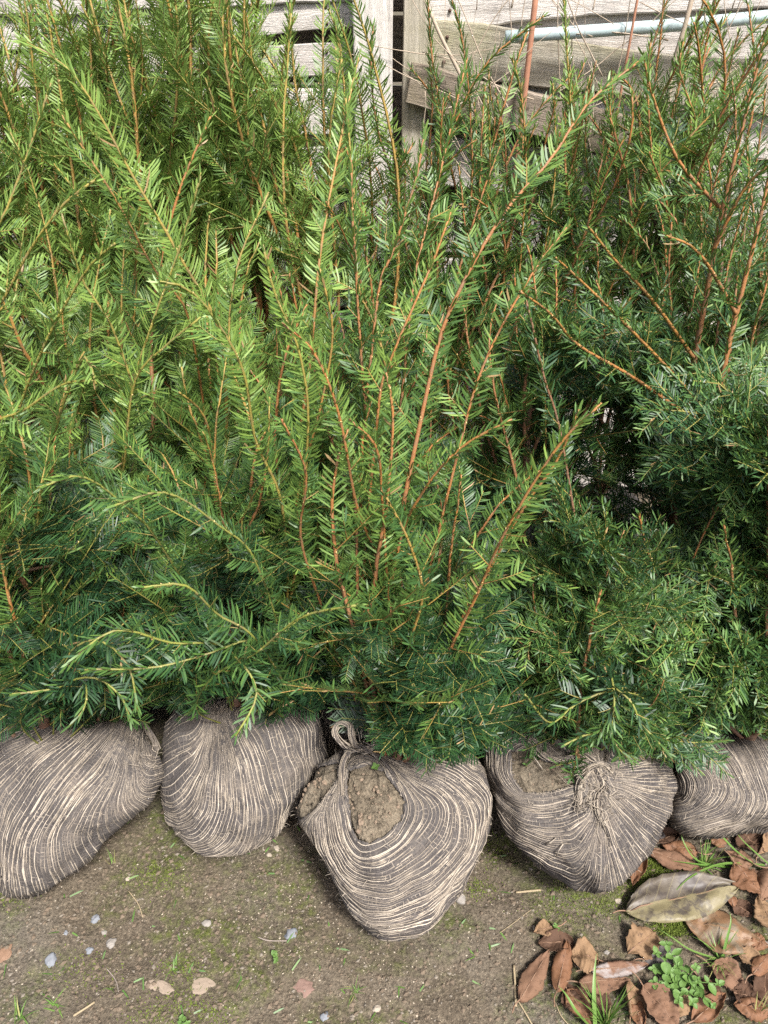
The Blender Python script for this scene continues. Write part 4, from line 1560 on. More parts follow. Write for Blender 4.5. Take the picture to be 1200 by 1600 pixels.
H2 = [
    dict(p=[(442, 800), (400, 690), (380, 580), (330, 490), (290, 450), (250, 440)], y=(0.95, 0.85), tint=0.72, wood=(0.75, 0.95), lat=0.05, nl=1.15, radial=0.35),
    dict(p=[(250, 850), (200, 795), (130, 745), (62, 762)], y=(0.82, 0.70), tint=0.40, wood=(1.0, 1.0), r0=0.0016, lat=0.07, radial=0.45),
    dict(p=[(400, 880), (340, 820), (260, 770), (178, 790)], y=(0.80, 0.68), tint=0.40, wood=(1.0, 1.0), r0=0.0016, lat=0.07, radial=0.45),
    dict(p=[(400, 1000), (340, 960), (290, 915), (222, 918)], y=(0.72, 0.64), tint=0.32, wood=(1.0, 1.0), r0=0.0016, lat=0.08, radial=0.45),
    dict(p=[(350, 1010), (270, 1005), (180, 985), (102, 1040)], y=(0.74, 0.63), tint=0.30, wood=(1.0, 1.0), r0=0.0016, lat=0.06, radial=0.45),
    dict(p=[(400, 1000), (330, 1020), (240, 1043), (132, 1046)], y=(0.74, 0.65), tint=0.22, wood=(1.0, 1.0), r0=0.0016, lat=0.06, radial=0.45),
    dict(p=[(330, 1060), (400, 1020), (470, 965), (560, 945)], y=(0.74, 0.64), tint=0.38, wood=(1.0, 1.0), r0=0.0016, lat=0.07, radial=0.45),
    dict(p=[(380, 1040), (400, 1075), (395, 1105), (368, 1150)], y=(0.70, 0.62), tint=0.25, wood=(1.0, 1.0), r0=0.0016, lat=0.05, radial=0.45),
    dict(p=[(460, 800), (472, 740), (500, 640), (520, 520), (500, 420)], y=(0.98, 1.0), tint=0.55, wood=(0.3, 0.8), lat=0.12),
    dict(p=[(400, 700), (360, 560), (370, 420), (420, 300)], y=(1.05, 1.15), tint=0.62, wood=(0.5, 0.9), lat=0.13),
    dict(p=[(480, 700), (470, 560), (430, 460), (410, 380)], y=(0.98, 0.98), tint=0.68, wood=(0.7, 0.95), lat=0.08),
    dict(p=[(480, 600), (500, 400), (530, 230), (560, 90)], y=(1.1, 1.3), tint=0.65, wood=(0.4, 0.75), lat=0.10, r0=0.005),
]
HS2 = [
    dict(p=[(188, 750), (200, 640), (206, 600), (170, 500), (130, 440), (95, 330)], y=(1.05, 1.05), tint=0.72, wood=(0.75, 0.95), lat=0.09),
    dict(p=[(190, 745), (206, 610), (240, 500), (280, 390), (315, 270)], y=(1.05, 1.06), tint=0.72, wood=(0.75, 0.95), lat=0.08),
    dict(p=[(192, 745), (210, 600), (260, 540), (315, 495)], y=(1.04, 1.0), tint=0.7, wood=(0.75, 0.95), lat=0.05),
    dict(p=[(350, 560), (280, 400), (210, 280), (150, 170), (100, 100), (30, 62)], y=(1.15, 1.1), tint=0.75, wood=(0.7, 0.9), lat=0.12, nl=1.15, r0=0.005),
    dict(p=[(240, 650), (236, 560), (245, 440), (280, 300), (330, 180)], y=(1.2, 1.3), tint=0.6, wood=(0.2, 0.6), lat=0.16, r0=0.007),
    dict(p=[(300, 520), (240, 420), (180, 310), (90, 170)], y=(1.2, 1.2), tint=0.7, wood=(0.45, 0.7), lat=0.13),
]
H1 = [
    dict(p=[(60, 800), (90, 660), (130, 560), (150, 600)], y=(0.95, 0.85), tint=0.6, wood=(0.8, 0.95), lat=0.08),
    dict(p=[(20, 700), (60, 560), (130, 430), (180, 380)], y=(1.0, 0.95), tint=0.68, wood=(0.75, 0.95), lat=0.10),
    dict(p=[(-40, 600), (20, 440), (90, 330), (150, 280)], y=(1.0, 0.98), tint=0.72, wood=(0.75, 0.9), lat=0.10),
    dict(p=[(-40, 700), (40, 640), (100, 600), (145, 595)], y=(0.92, 0.85), tint=0.68, wood=(0.75, 0.95), lat=0.06),
    dict(p=[(-30, 450), (10, 330), (40, 250), (80, 130)], y=(1.05, 1.1), tint=0.75, wood=(0.7, 0.9), lat=0.10),
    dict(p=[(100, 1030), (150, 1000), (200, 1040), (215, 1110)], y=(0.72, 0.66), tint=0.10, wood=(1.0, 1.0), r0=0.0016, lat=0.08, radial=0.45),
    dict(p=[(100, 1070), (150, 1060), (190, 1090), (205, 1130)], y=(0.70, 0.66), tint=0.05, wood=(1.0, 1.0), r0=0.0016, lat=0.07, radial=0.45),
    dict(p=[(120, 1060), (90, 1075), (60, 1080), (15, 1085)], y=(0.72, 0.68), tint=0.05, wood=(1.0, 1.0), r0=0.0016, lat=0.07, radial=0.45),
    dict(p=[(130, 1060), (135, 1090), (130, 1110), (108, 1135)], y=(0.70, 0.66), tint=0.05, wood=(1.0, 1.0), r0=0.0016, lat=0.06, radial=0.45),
]
HS5 = [
    dict(p=[(1055, 760), (1080, 590), (1102, 470), (1128, 330), (1160, 200), (1195, 60)], y=(1.14, 1.22), tint=0.45, wood=(0.36, 0.52), lat=0.14, r0=0.0095, gap=0.045, **{'from': 0.25}),
    dict(p=[(1100, 760), (1130, 580), (1158, 460), (1190, 330), (1225, 150)], y=(1.08, 1.14), tint=0.45, wood=(0.40, 0.52), lat=0.12, r0=0.009, gap=0.05, **{'from': 0.25}),
    dict(p=[(1085, 620), (1010, 540), (930, 460), (868, 402)], y=(1.12, 1.0), tint=0.45, wood=(0.6, 0.62), lat=0.07, gap=0.03, radial=0.8, join=False),
    dict(p=[(1085, 560), (1020, 470), (960, 405), (920, 355)], y=(1.12, 1.02), tint=0.45, wood=(0.6, 0.62), lat=0.06, gap=0.03, radial=0.8, join=False),
    dict(p=[(1150, 490), (1110, 420), (1080, 385), (1040, 368)], y=(1.09, 1.02), tint=0.42, wood=(0.55, 0.60), lat=0.05, radial=0.8, join=False),
    dict(p=[(1075, 650), (990, 590), (905, 540), (860, 490), (812, 455)], y=(1.12, 0.96), tint=0.48, wood=(0.55, 0.60), lat=0.07, gap=0.03, radial=0.8, join=False),
    dict(p=[(1130, 330), (1060, 250), (1020, 150), (1005, 85)], y=(1.2, 1.22), tint=0.5, wood=(0.5, 0.6), lat=0.10, join=False),
    dict(p=[(1115, 390), (1160, 300), (1200, 260), (1240, 240)], y=(1.16, 1.12), tint=0.5, wood=(0.5, 0.7), lat=0.08, join=False),
]
HT3 = [
    dict(p=[(735, 330), (735, 180), (722, 60), (700, -20)], y=(1.6, 1.62), tint=0.45, wood=(0.4, 0.55), lat=0.07, radial=0.9),
    dict(p=[(680, 330), (705, 210), (760, 100), (850, 25)], y=(1.6, 1.6), tint=0.45, wood=(0.35, 0.6), lat=0.08, radial=0.8),
    dict(p=[(680, 330), (690, 200), (675, 90), (668, -10)], y=(1.62, 1.64), tint=0.42, wood=(0.4, 0.5), lat=0.06, radial=0.9),
    dict(p=[(625, 330), (592, 210), (580, 120), (583, 40)], y=(1.6, 1.62), tint=0.5, wood=(0.3, 0.45), lat=0.03, radial=0.9),
    dict(p=[(760, 330), (765, 220), (762, 150)], y=(1.6, 1.6), tint=0.6, wood=(0.5, 0.7), lat=0.07, radial=0.9),
]
HT4 = [
    dict(p=[(892, 360), (893, 200), (886, 80), (880, -20)], y=(1.6, 1.62), tint=0.75, wood=(0.6, 0.8), lat=0.08, radial=0.9, gap=0.02),
    dict(p=[(850, 400), (868, 260), (864, 130)], y=(1.58, 1.6), tint=0.5, wood=(0.5, 0.8), lat=0.08, radial=0.9),
    dict(p=[(815, 380), (822, 260), (815, 150), (800, 90)], y=(1.58, 1.6), tint=0.5, wood=(0.5, 0.7), lat=0.08, radial=0.9),
    dict(p=[(930, 380), (915, 240), (920, 130)], y=(1.58, 1.6), tint=0.5, wood=(0.5, 0.7), lat=0.08, radial=0.9),
]
HT5 = [
    dict(p=[(1050, 400), (1020, 250), (1012, 120), (1018, 60)], y=(1.5, 1.52), tint=0.55, wood=(0.4, 0.6), lat=0.10),
    dict(p=[(1110, 330), (1090, 200), (1062, 110), (1070, 60)], y=(1.5, 1.55), tint=0.6, wood=(0.4, 0.6), lat=0.10),
    dict(p=[(970, 350), (958, 230), (950, 130)], y=(1.55, 1.55), tint=0.5, wood=(0.5, 0.6), lat=0.10),
    dict(p=[(1000, 330), (1050, 250), (1100, 190), (1165, 130)], y=(1.5, 1.5), tint=0.7, wood=(0.5, 0.7), lat=0.10),
]
H4 = [
    dict(p=[(880, 700), (850, 590), (830, 500), (822, 470)], y=(0.96, 0.96), tint=0.35, wood=(0.2, 0.35), lat=0.10),
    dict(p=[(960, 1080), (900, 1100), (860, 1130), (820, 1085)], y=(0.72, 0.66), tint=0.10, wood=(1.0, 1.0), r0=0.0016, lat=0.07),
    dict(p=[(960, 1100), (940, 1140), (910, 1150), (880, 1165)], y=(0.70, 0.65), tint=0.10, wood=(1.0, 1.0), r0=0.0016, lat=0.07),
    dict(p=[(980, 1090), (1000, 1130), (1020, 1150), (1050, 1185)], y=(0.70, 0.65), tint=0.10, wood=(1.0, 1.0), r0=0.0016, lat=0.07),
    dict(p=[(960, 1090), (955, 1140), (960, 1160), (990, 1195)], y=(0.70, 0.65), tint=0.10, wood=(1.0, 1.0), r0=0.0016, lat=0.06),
]

gap = lambda x, y: not (545 < x < 680 and y < 195) and not (680 < x < 1010 and y < 90)
A1 = [(20, 1060, 0.05), (60, 1068, 0.06), (110, 1085, 0.07), (160, 1080, 0.06), (205, 1070, 0.05), (135, 1050, 0.04)]
A2 = [(290, 1050, 0.05), (330, 1050, 0.05), (400, 1060, 0.07), (450, 1055, 0.04)]
A3 = [(622, 1150, 0.07), (645, 1162, 0.07), (675, 1165, 0.07), (710, 1158, 0.06), (745, 1140, 0.05), (640, 1120, 0.05), (690, 1120, 0.05), (775, 1080, 0.02), (650, 1085, 0.05)]
A4 = [(880, 1085, 0.04), (920, 1110, 0.05), (955, 1135, 0.07), (1000, 1138, 0.06), (1045, 1130, 0.05)]
A5 = [(1080, 1100, 0.05), (1120, 1095, 0.05), (1170, 1100, 0.05), (1210, 1095, 0.05)]
ra = np.random.default_rng(77)
AS5 = [(ra.uniform(900, 1060), ra.uniform(520, 760), ra.uniform(-0.10, 0.06)) for _ in range(20)]
AS4 = [(ra.uniform(840, 960), ra.uniform(470, 720), ra.uniform(-0.14, 0.0)) for _ in range(18)]
A5 += [(ra.uniform(985, 1235), ra.uniform(600, 1090), ra.uniform(-0.16, 0.0)) for _ in range(44)]
A4 += [(ra.uniform(845, 1060), ra.uniform(800, 1120), ra.uniform(-0.12, 0.02)) for _ in range(18)]
yew('p1', 1.00, 101, 'long', 13, 0.28, (0.02, 0.20), 56, (0.09, 0.18), 0.56, 0.03, 0.55, heroes=H1, ymax=1080, skirt_z=(0.02, 0.48), apron=A1)
yew('p2', 0.97, 102, 'long', 12, 0.24, (0.02, 0.20), 60, (0.09, 0.18), 0.50, 0.05, 0.52, heroes=H2, ymax=1070, skirt_z=(0.02, 0.46), apron=A2)
yew('p3', 1.00, 103, 'orange', 11, 0.20, (0.0, 0.20), 56, (0.08, 0.16), 0.48, 0.02, 0.45, heroes=H3, ymax=lambda x: 1035 if x < 615 else 1140, skirt_z=(0.02, 0.40), apron=A3)
yew('p4', 0.72, 104, 'dense', 18, 0.17, (-0.02, 0.12), 74, (0.08, 0.17), 0.50, 0.05, 0.7, heroes=H4, ymax=lambda x: 1110 if x < 900 else 1160, hmin=0.5, skirt_z=(0.02, 0.42), apron=A4)
yew('p5', 0.96, 105, 'dense', 26, 0.20, (-0.08, 0.10), 96, (0.10, 0.19), 0.54, 0.06, 0.75, skirt_z=(0.02, 0.66), ymax=1130, hmin=0.55, apron=A5)
yew('s1', 1.32, 201, 'lights', 14, 0.28, (0.06, 0.16), 12, (0.1, 0.2), 0.70, 0.0, 0.5)
yew('s2', 1.22, 202, 'lights', 15, 0.28, (0.0, 0.16), 18, (0.1, 0.2), 0.68, 0.02, 0.5, heroes=HS2, keep=gap)
yew('s6', 1.16, 206, 'long', 14, 0.24, (0.0, 0.16), 16, (0.1, 0.2), 0.62, 0.02, 0.5, keep=gap)
yew('s3', 1.08, 203, 'orange', 18, 0.24, (0.02, 0.14), 18, (0.1, 0.2), 0.52, 0.0, 0.5, keep=gap)
yew('s4', 1.08, 204, 'orange', 19, 0.24, (-0.02, 0.14), 22, (0.1, 0.2), 0.47, 0.0, 0.6, keep=gap, apron=AS4)
yew('s5', 1.26, 205, 'dense', 28, 0.27, (-0.04, 0.16), 30, (0.1, 0.2), 0.52, 0.0, 0.7, keep=gap, skirt_z=(0.1, 0.7), heroes=HS5, apron=AS5)
yew('t1', 1.60, 301, 'far_light', 26, 0.24, (0.0, 0.05), 3, (0.1, 0.2), 0.74, 0.0, 0.6, hmin=0.84)
yew('t2', 1.62, 302, 'far_light', 26, 0.22, (0.0, 0.05), 3, (0.1, 0.2), 0.76, 0.0, 0.6, keep=gap, hmin=0.84)
yew('t6', 1.62, 306, 'far_light', 26, 0.20, (0.0, 0.05), 3, (0.1, 0.2), 0.80, 0.0, 0.6, keep=gap, hmin=0.84)
yew('t7', 1.48, 307, 'far_light', 22, 0.18, (-0.06, 0.05), 3, (0.1, 0.2), 0.74, 0.0, 0.6, keep=gap, hmin=0.84)
yew('t3', 1.28, 303, 'far_orange', 20, 0.20, (0.03, 0.05), 3, (0.1, 0.2), 0.50, 0.0, 0.6, keep=gap, hmin=0.8, heroes=HT3)
yew('t4', 1.36, 304, 'far_orange', 24, 0.22, (0.0, 0.05), 3, (0.1, 0.2), 0.54, 0.0, 0.6, keep=gap, hmin=0.8, heroes=HT4)
yew('t5', 1.44, 305, 'far_orange', 30, 0.28, (0.02, 0.03), 3, (0.1, 0.2), 0.56, 0.0, 0.6, keep=gap, hmin=0.8, heroes=HT5)

# ------------------------------------------------------------------ litter on the ground
def gpt(px, py, lift=0.0):
    p = at_z(px, py, 0.0)
    return np.array((p[0], p[1], ground_height(p[0], p[1]) + lift))


def leaf_mat(name, c_mid, c_edge, c_vein, rough=0.8, spec=0.2, blotch=None, half=None):
    m, nt, b = new_mat(name)
    u, v = attr(nt, 'along'), attr(nt, 'across')
    co = poscoord(nt)
    n1 = noise_tex(nt, 70, 5, 0.6, co)
    n2 = noise_tex(nt, 25, 4, 0.6, co, 0.5)
    c = mixc(nt, n2, c_mid, c_edge)
    if half:
        hm = N(nt, 'ShaderNodeMapRange', ins={'From Min': -0.06, 'From Max': 0.06})
        nt.links.new(mathn(nt, 'ADD', v, 0.0), hm.inputs[0])
        c = mixc(nt, hm.outputs[0], half, c)
    if blotch:
        bm = ramp(nt, noise_tex(nt, 17, 4, 0.6, co, 0.6), [(0.52, (0, 0, 0)), (0.60, (1, 1, 1))])
        c = mixc(nt, mathn(nt, 'MULTIPLY', bm, 0.85), c, blotch)
    spots = ramp(nt, noise_tex(nt, 130, 3, 0.6, co), [(0.60, (0, 0, 0)), (0.68, (1, 1, 1))])
    c = mixc(nt, mathn(nt, 'MULTIPLY', spots, 0.6), c, (0.035, 0.024, 0.018))
    c = mixc(nt, mathn(nt, 'MULTIPLY', n1, 0.8), c, mixc(nt, 0.6, c, (0.05, 0.03, 0.02)))
    # midrib and side veins
    av = mathn(nt, 'ABSOLUTE', v)
    mid = mathn(nt, 'LESS_THAN', av, 0.045)
    w = mathn(nt, 'FRACT', mathn(nt, 'SUBTRACT', mathn(nt, 'MULTIPLY', u, 9.0), mathn(nt, 'MULTIPLY', av, 1.6)))
    vein = mathn(nt, 'MULTIPLY', mathn(nt, 'LESS_THAN', w, 0.10), 0.45)
    vv = mathn(nt, 'MAXIMUM', mid, vein)
    c = mixc(nt, mathn(nt, 'MULTIPLY', vv, 0.7), c, c_vein)
    nt.links.new(c, b.inputs['Base Color'])
    b.inputs['Roughness'].default_value = rough
    b.inputs['Specular IOR Level'].default_value = spec
    bump(nt, b, mathn(nt, 'ADD', mathn(nt, 'MULTIPLY', n1, 0.6), vv), 0.35, 0.003)
    return m


LM = {
    'pink': leaf_mat('leaf_pinkish_brown', (0.147, 0.079, 0.049), (0.193, 0.115, 0.071), (0.110, 0.059, 0.035)),
    'dark': leaf_mat('leaf_dark_brown', (0.055, 0.031, 0.019), (0.093, 0.051, 0.032), (0.121, 0.068, 0.040)),
    'tan': leaf_mat('leaf_tan', (0.199, 0.125, 0.068), (0.244, 0.157, 0.089), (0.144, 0.085, 0.047)),
    'rust': leaf_mat('leaf_rust', (0.145, 0.064, 0.030), (0.189, 0.096, 0.048), (0.102, 0.047, 0.025), 0.7, 0.3),
    'white': leaf_mat('leaf_bleached_patch', (0.147, 0.077, 0.049), (0.187, 0.110, 0.070), (0.110, 0.059, 0.035), blotch=(0.288, 0.265, 0.256)),
    'grey': leaf_mat('leaf_grey', (0.083, 0.079, 0.079), (0.116, 0.108, 0.105), (0.055, 0.051, 0.051)),
    'magnolia': leaf_mat('leaf_large_yellowing', (0.095, 0.082, 0.065), (0.118, 0.105, 0.081), (0.191, 0.166, 0.087), 0.5, 0.4, blotch=(0.050, 0.045, 0.044), half=(0.197, 0.174, 0.096)),
    'round': leaf_mat('leaf_round_orange', (0.161, 0.074, 0.032), (0.210, 0.136, 0.074), (0.198, 0.119, 0.061), 0.55, 0.4, blotch=(0.155, 0.131, 0.089)),
}


def fallen_leaf(base, tip, width, mat, label, lift=0.006, cup=0.25, arch=0.10, wave=0.10, ragged=0.05, twist=0.0, seed=0, round_=0.8, stalk=True, tilt=0.0):
    r = np.random.default_rng(4000 + seed)
    A, B = gpt(*base), gpt(*tip)
    d = B - A
    d[2] = 0
    L = np.linalg.norm(d)
    d = d / L
    sdv = np.array((-d[1], d[0], 0))
    mid = (A + B) / 2
    W = width * ((mid - EYE) @ FWD) / FPX * 0.5
    nu, nv = 26, 13
    t = np.linspace(0, 1, nu)
    v = np.linspace(-1, 1, nv)
    prof = np.sin(math.pi * np.clip(t, 0.0, 1) ** round_) ** 0.8
    prof = prof / prof.max()
    prof[0], prof[-1] = 0.02, 0.02
    ph = r.uniform(0, 6.28, 4)
    V, AU, AV = [], [], []
    jl = 1 + ragged * r.normal(0, 1, nu)
    jr = 1 + ragged * r.normal(0, 1, nu)
    for i in range(nu):
        for j in range(nv):
            e = abs(v[j])
            k = (jl if v[j] < 0 else jr)[i] if e > 0.9 else 1.0
            y = v[j] * prof[i] * W * k
            th = max(0.15, abs(cup) * 1.9) * (1 + 0.35 * math.sin(ph[0] + 4 * t[i]))
            y = math.sin(v[j] * th) / th * prof[i] * W * k * 1.15
            z = math.copysign(1, cup) * (1 - math.cos(v[j] * th)) / th * prof[i] * W
            z += arch * L * (1 - (2 * t[i] - 1) ** 2) * 0.6
            z += wave * W * (math.sin(t[i] * 9 + ph[1] + v[j]) * 0.5 * e + 0.35 * math.sin(t[i] * 17 + ph[2]) * e ** 2)
            z += 0.05 * W * math.cos(2 * math.pi * (t[i] * 9 - e * 1.6)) * (1 - e * 0.3)
            z += mnoise.noise(Vector((t[i] * 3 + seed, v[j] * 1.5, 0.3))) * W * 0.34
            z += mnoise.noise(Vector((t[i] * 11 + seed * 2, v[j] * 3.5, 1.3))) * W * 0.13
            a = twist * (t[i] - 0.5) + tilt
            yy, zz = y * math.cos(a) - z * math.sin(a), y * math.sin(a) + z * math.cos(a)
            V.append(A + d * (t[i] * L + r.normal(0, 0.0006)) + sdv * yy + np.array((0, 0, zz)))
            AU.append(t[i]); AV.append(v[j])
    V = np.array(V)
    V[:, 2] += lift - min(0, V[:, 2].min() - (A[2] + B[2]) / 2)
    idx = np.arange(nu * nv).reshape(nu, nv)
    q = np.stack([idx[:-1, :-1], idx[1:, :-1], idx[1:, 1:], idx[:-1, 1:]], -1).reshape(-1, 4)
    root = empty('fallen_leaf', A)
    tag(root, label, 'leaf', 'dead leaves on the soil')
    me = mesh_arrays('blade', V, [q], True, {'along': AU, 'across': AV})
    o = link_mesh('blade', me, LM[mat], root)
    sm = o.modifiers.new('thickness', 'SOLIDIFY')
    sm.thickness = 0.0003
    c = V.reshape(nu, nv, 3)[:, nv // 2]
    T = Tubes(5)
    T.add(c[1:-1:2] + np.array((0, 0, -0.0005)), np.linspace(0.0013, 0.0004, len(c[1:-1:2])), 0.5)
    if stalk:
        T.add(smooth_poly([c[1], c[0] - d * 0.012 + sdv * 0.003, c[0] - d * 0.026 + np.array((0, 0, 0.003))], 8), np.linspace(0.0013, 0.0011, 8))
    link_mesh('stalk', T.mesh('stalk'), M_STALK, root)


M_STALK = mat_simple('leaf_stalk', (0.22, 0.13, 0.08), 0.7, 0.3, 90)
c8 = lambda x, y: (780 + x / (1200 / 420), 1270 + y / (1200 / 420))
LEAVES = [  # base, tip (crop pixels), width (photo px), material, label, extras
    ((235, 520), (152, 545), 22, 'tan', 'small tan leaf at the upper left end of the leaf cluster', dict(lift=0.012)),
    ((330, 590), (170, 590), 36, 'dark', 'dark wrinkled brown leaf under the small tan leaf', dict(lift=0.004, cup=0.5)),
    ((90, 850), (222, 620), 34, 'pink', 'long pinkish brown curled leaf, leftmost of the cluster', dict(cup=-0.55, arch=0.06)),
    ((255, 815), (300, 585), 34, 'rust', 'reddish brown narrow leaf beside the long pinkish one', dict(cup=-0.5, arch=0.08, lift=0.010)),
    ((440, 670), (312, 650), 48, 'tan', 'broad tan leaf with a blunt end in the cluster', dict(lift=0.008, ragged=0.07, round_=1.0)),
    ((400, 728), (655, 700), 28, 'white', 'pinkish leaf with a bleached white patch', dict(lift=0.016, cup=-0.5)),
    ((350, 770), (580, 760), 34, 'pink', 'ribbed brown leaf just below the white-patched leaf', dict(lift=0.008, cup=-0.6)),
    ((585, 920), (570, 755), 40, 'tan', 'folded brown leaf behind the bottom grass tuft', dict(cup=0.9, tilt=0.5)),
    ((370, 880), (290, 770), 40, 'dark', 'dark leaf half under the reddish narrow leaf', dict(lift=0.002)),
    ((300, 790), (420, 960), 34, 'rust', 'rusty leaf left of the bottom grass tuft', dict(lift=0.004, cup=0.5)),
    ((630, 790), (790, 980), 56, 'pink', 'wide brown leaf at the bottom edge right of the grass tuft', dict(cup=0.5, lift=0.008)),
    ((640, 960), (590, 830), 36, 'rust', 'curled rusty leaf at the bottom edge beside the wide brown leaf', dict(cup=0.7, tilt=-0.4)),
    ((570, 640), (690, 545), 46, 'tan', 'single crumpled tan leaf above the white-patched leaf', dict(ragged=0.12, wave=0.35, round_=1.1, stalk=False)),
    ((650, 660), (790, 630), 34, 'grey', 'grey leaf under the small-leaved green weed', dict(lift=0.002, ragged=0.1)),
    ((560, 455), (1065, 345), 64, 'magnolia', 'largest leaf, long oval, half yellow and half grey-brown', dict(lift=0.010, cup=0.12, arch=0.04, wave=0.05, ragged=0.01)),
    ((1150, 590), (825, 490), 68, 'round', 'shiny rounded orange brown leaf below the largest leaf', dict(lift=0.008, cup=-0.18, round_=1.0, ragged=0.01, wave=0.06)),
    ((625, 165), (595, 330), 32, 'rust', 'curled rusty leaf against the right side of the fan-knotted ball', dict(cup=0.9, lift=0.006)),
    ((650, 180), (905, 275), 30, 'pink', 'long brown leaf above the largest leaf', dict(cup=-0.5, lift=0.012)),
    ((800, 100), (680, 150), 26, 'dark', 'dark curled leaf between the two right jute balls', dict(cup=0.8, lift=0.006)),
    ((880, 190), (720, 160), 34, 'rust', 'reddish leaf left of the upper grass tuft', dict(cup=-0.4, lift=0.010)),
    ((710, 90), (690, 130), 20, 'grey', 'small pale leaf scrap under the right edge ball', dict(lift=0.010, stalk=False)),
    ((1120, 250), (1000, 200), 34, 'pink', 'brown leaf behind the upper grass tuft', dict(lift=0.010, cup=-0.5)),
    ((1060, 90), (1180, 190), 52, 'dark', 'wide dark brown leaf under the right edge ball', dict(lift=0.002)),
    ((1150, 200), (1185, 90), 18, 'tan', 'narrow tan leaf standing on edge at the right edge', dict(tilt=0.9, lift=0.01)),
    ((1030, 260), (1150, 390), 44, 'rust', 'ribbed rusty leaf right of the largest leaf', dict(cup=-0.6, lift=0.012)),
    ((1230, 270), (1150, 420), 46, 'pink', 'ribbed brown leaf at the right edge level with the largest leaf', dict(cup=-0.6, lift=0.010)),
    ((1210, 540), (1140, 400), 34, 'tan', 'tan leaf with a toothed edge at the right edge', dict(ragged=0.12, lift=0.016, cup=-0.3)),
    ((1040, 400), (1130, 470), 28, 'dark', 'dark narrow leaf above the shiny rounded leaf', dict(lift=0.003)),
    ((1040, 430), (1020, 370), 14, 'rust', 'small torn rusty scrap at the tip of the largest leaf', dict(lift=0.01, stalk=False)),
    ((1060, 640), (1190, 700), 32, 'tan', 'pale tan curled leaf below the shiny rounded leaf', dict(cup=0.6, lift=0.012)),
    ((940, 690), (1100, 790), 46, 'pink', 'brown leaf right of the small-leaved green weed', dict(cup=0.4, lift=0.004)),
    ((860, 940), (1010, 810), 30, 'rust', 'orange brown leaf at the bottom edge below the green weed', dict(cup=0.5, lift=0.008)),
    ((1200, 900), (1040, 870), 34, 'rust', 'orange leaf at the bottom right corner', dict(cup=-0.4, lift=0.008)),
    ((1040, 800), (1150, 850), 40, 'dark', 'dark leaf above the orange leaf in the bottom right corner', dict(lift=0.003, cup=0.5)),
    ((1090, 330), (1190, 300), 30, 'dark', 'dark brown leaf tucked between the two ribbed leaves at the right edge', dict(lift=0.004, cup=0.5)),
    ((1100, 560), (1195, 610), 30, 'rust', 'russet curled leaf at the right end of the shiny rounded leaf', dict(lift=0.014, cup=-0.7)),
    ((1120, 740), (1195, 650), 28, 'rust', 'russet leaf overlapping the pale tan curled leaf', dict(lift=0.018, cup=-0.6)),
    ((900, 760), (990, 860), 32, 'dark', 'dark brown leaf half under the small-leaved green weed', dict(lift=0.002, cup=0.4)),
    ((830, 800), (760, 930), 34, 'tan', 'light brown leaf left of the small-leaved green weed at the bottom', dict(lift=0.006, cup=-0.5)),
    ((480, 900), (420, 800), 30, 'dark', 'dark leaf behind the bottom grass tuft, left of the folded leaf', dict(lift=0.003, cup=0.5)),
    ((940, 150), (1010, 120), 24, 'rust', 'small russet leaf just under the right edge ball', dict(lift=0.008, cup=-0.5)),
    ((1185, 860), (1180, 700), 32, 'dark', 'dark reddish leaf upright at the lower right edge', dict(lift=0.008, cup=-0.4)),
]
for i, (a_, b_, w_, m_, lab, kw) in enumerate(LEAVES):
    fallen_leaf(c8(*a_), c8(*b_), w_, m_, lab, seed=i, **kw)

# grass
def grass_mat(name, c, dry=(0.38, 0.34, 0.14)):
    m, nt, b = new_mat(name)
    t = attr(nt, 'tint')
    n1 = noise_tex(nt, 60, 3, 0.5, poscoord(nt))
    cc = mixc(nt, t, c, dry)
    cc = mixc(nt, mathn(nt, 'MULTIPLY', n1, 0.5), cc, mixc(nt, 0.5, cc, (0.02, 0.05, 0.01)))
    nt.links.new(cc, b.inputs['Base Color'])
    b.inputs['Roughness'].default_value = 0.45
    tr = nt.nodes.new('ShaderNodeBsdfTranslucent')
    nt.links.new(cc, tr.inputs[0])
    ms = nt.nodes.new('ShaderNodeMixShader')
    ms.inputs[0].default_value = 0.3
    nt.links.new(b.outputs[0], ms.inputs[1])
    nt.links.new(tr.outputs[0], ms.inputs[2])
    nt.links.new(ms.outputs[0], nt.nodes['Material Output'].inputs[0])
    return m


M_GRASS = grass_mat('grass_blade', (0.13, 0.26, 0.05))


def blade_geo(P, w):
    n = len(P)
    tg = nrm(np.gradient(P, axis=0))
    sdv = nrm(np.cross(tg, np.array((0.0, 0.25, 1.0))))
    prof = w * np.clip(1.15 - np.linspace(0, 1, n) ** 2.2 * 1.1, 0.04, 1.0)
    fold = np.array((0, 0, -1.0)) * (prof * 0.35)[:, None]
    V = np.stack([P - sdv * prof[:, None] - fold, P + fold * 0.0, P + sdv * prof[:, None] - fold], 1).reshape(-1, 3)
    i = np.arange(n - 1)[:, None] * 3
    q = np.concatenate([i + np.array([[0, 1, 4, 3]]), i + np.array([[1, 2, 5, 4]])])
    return V, q


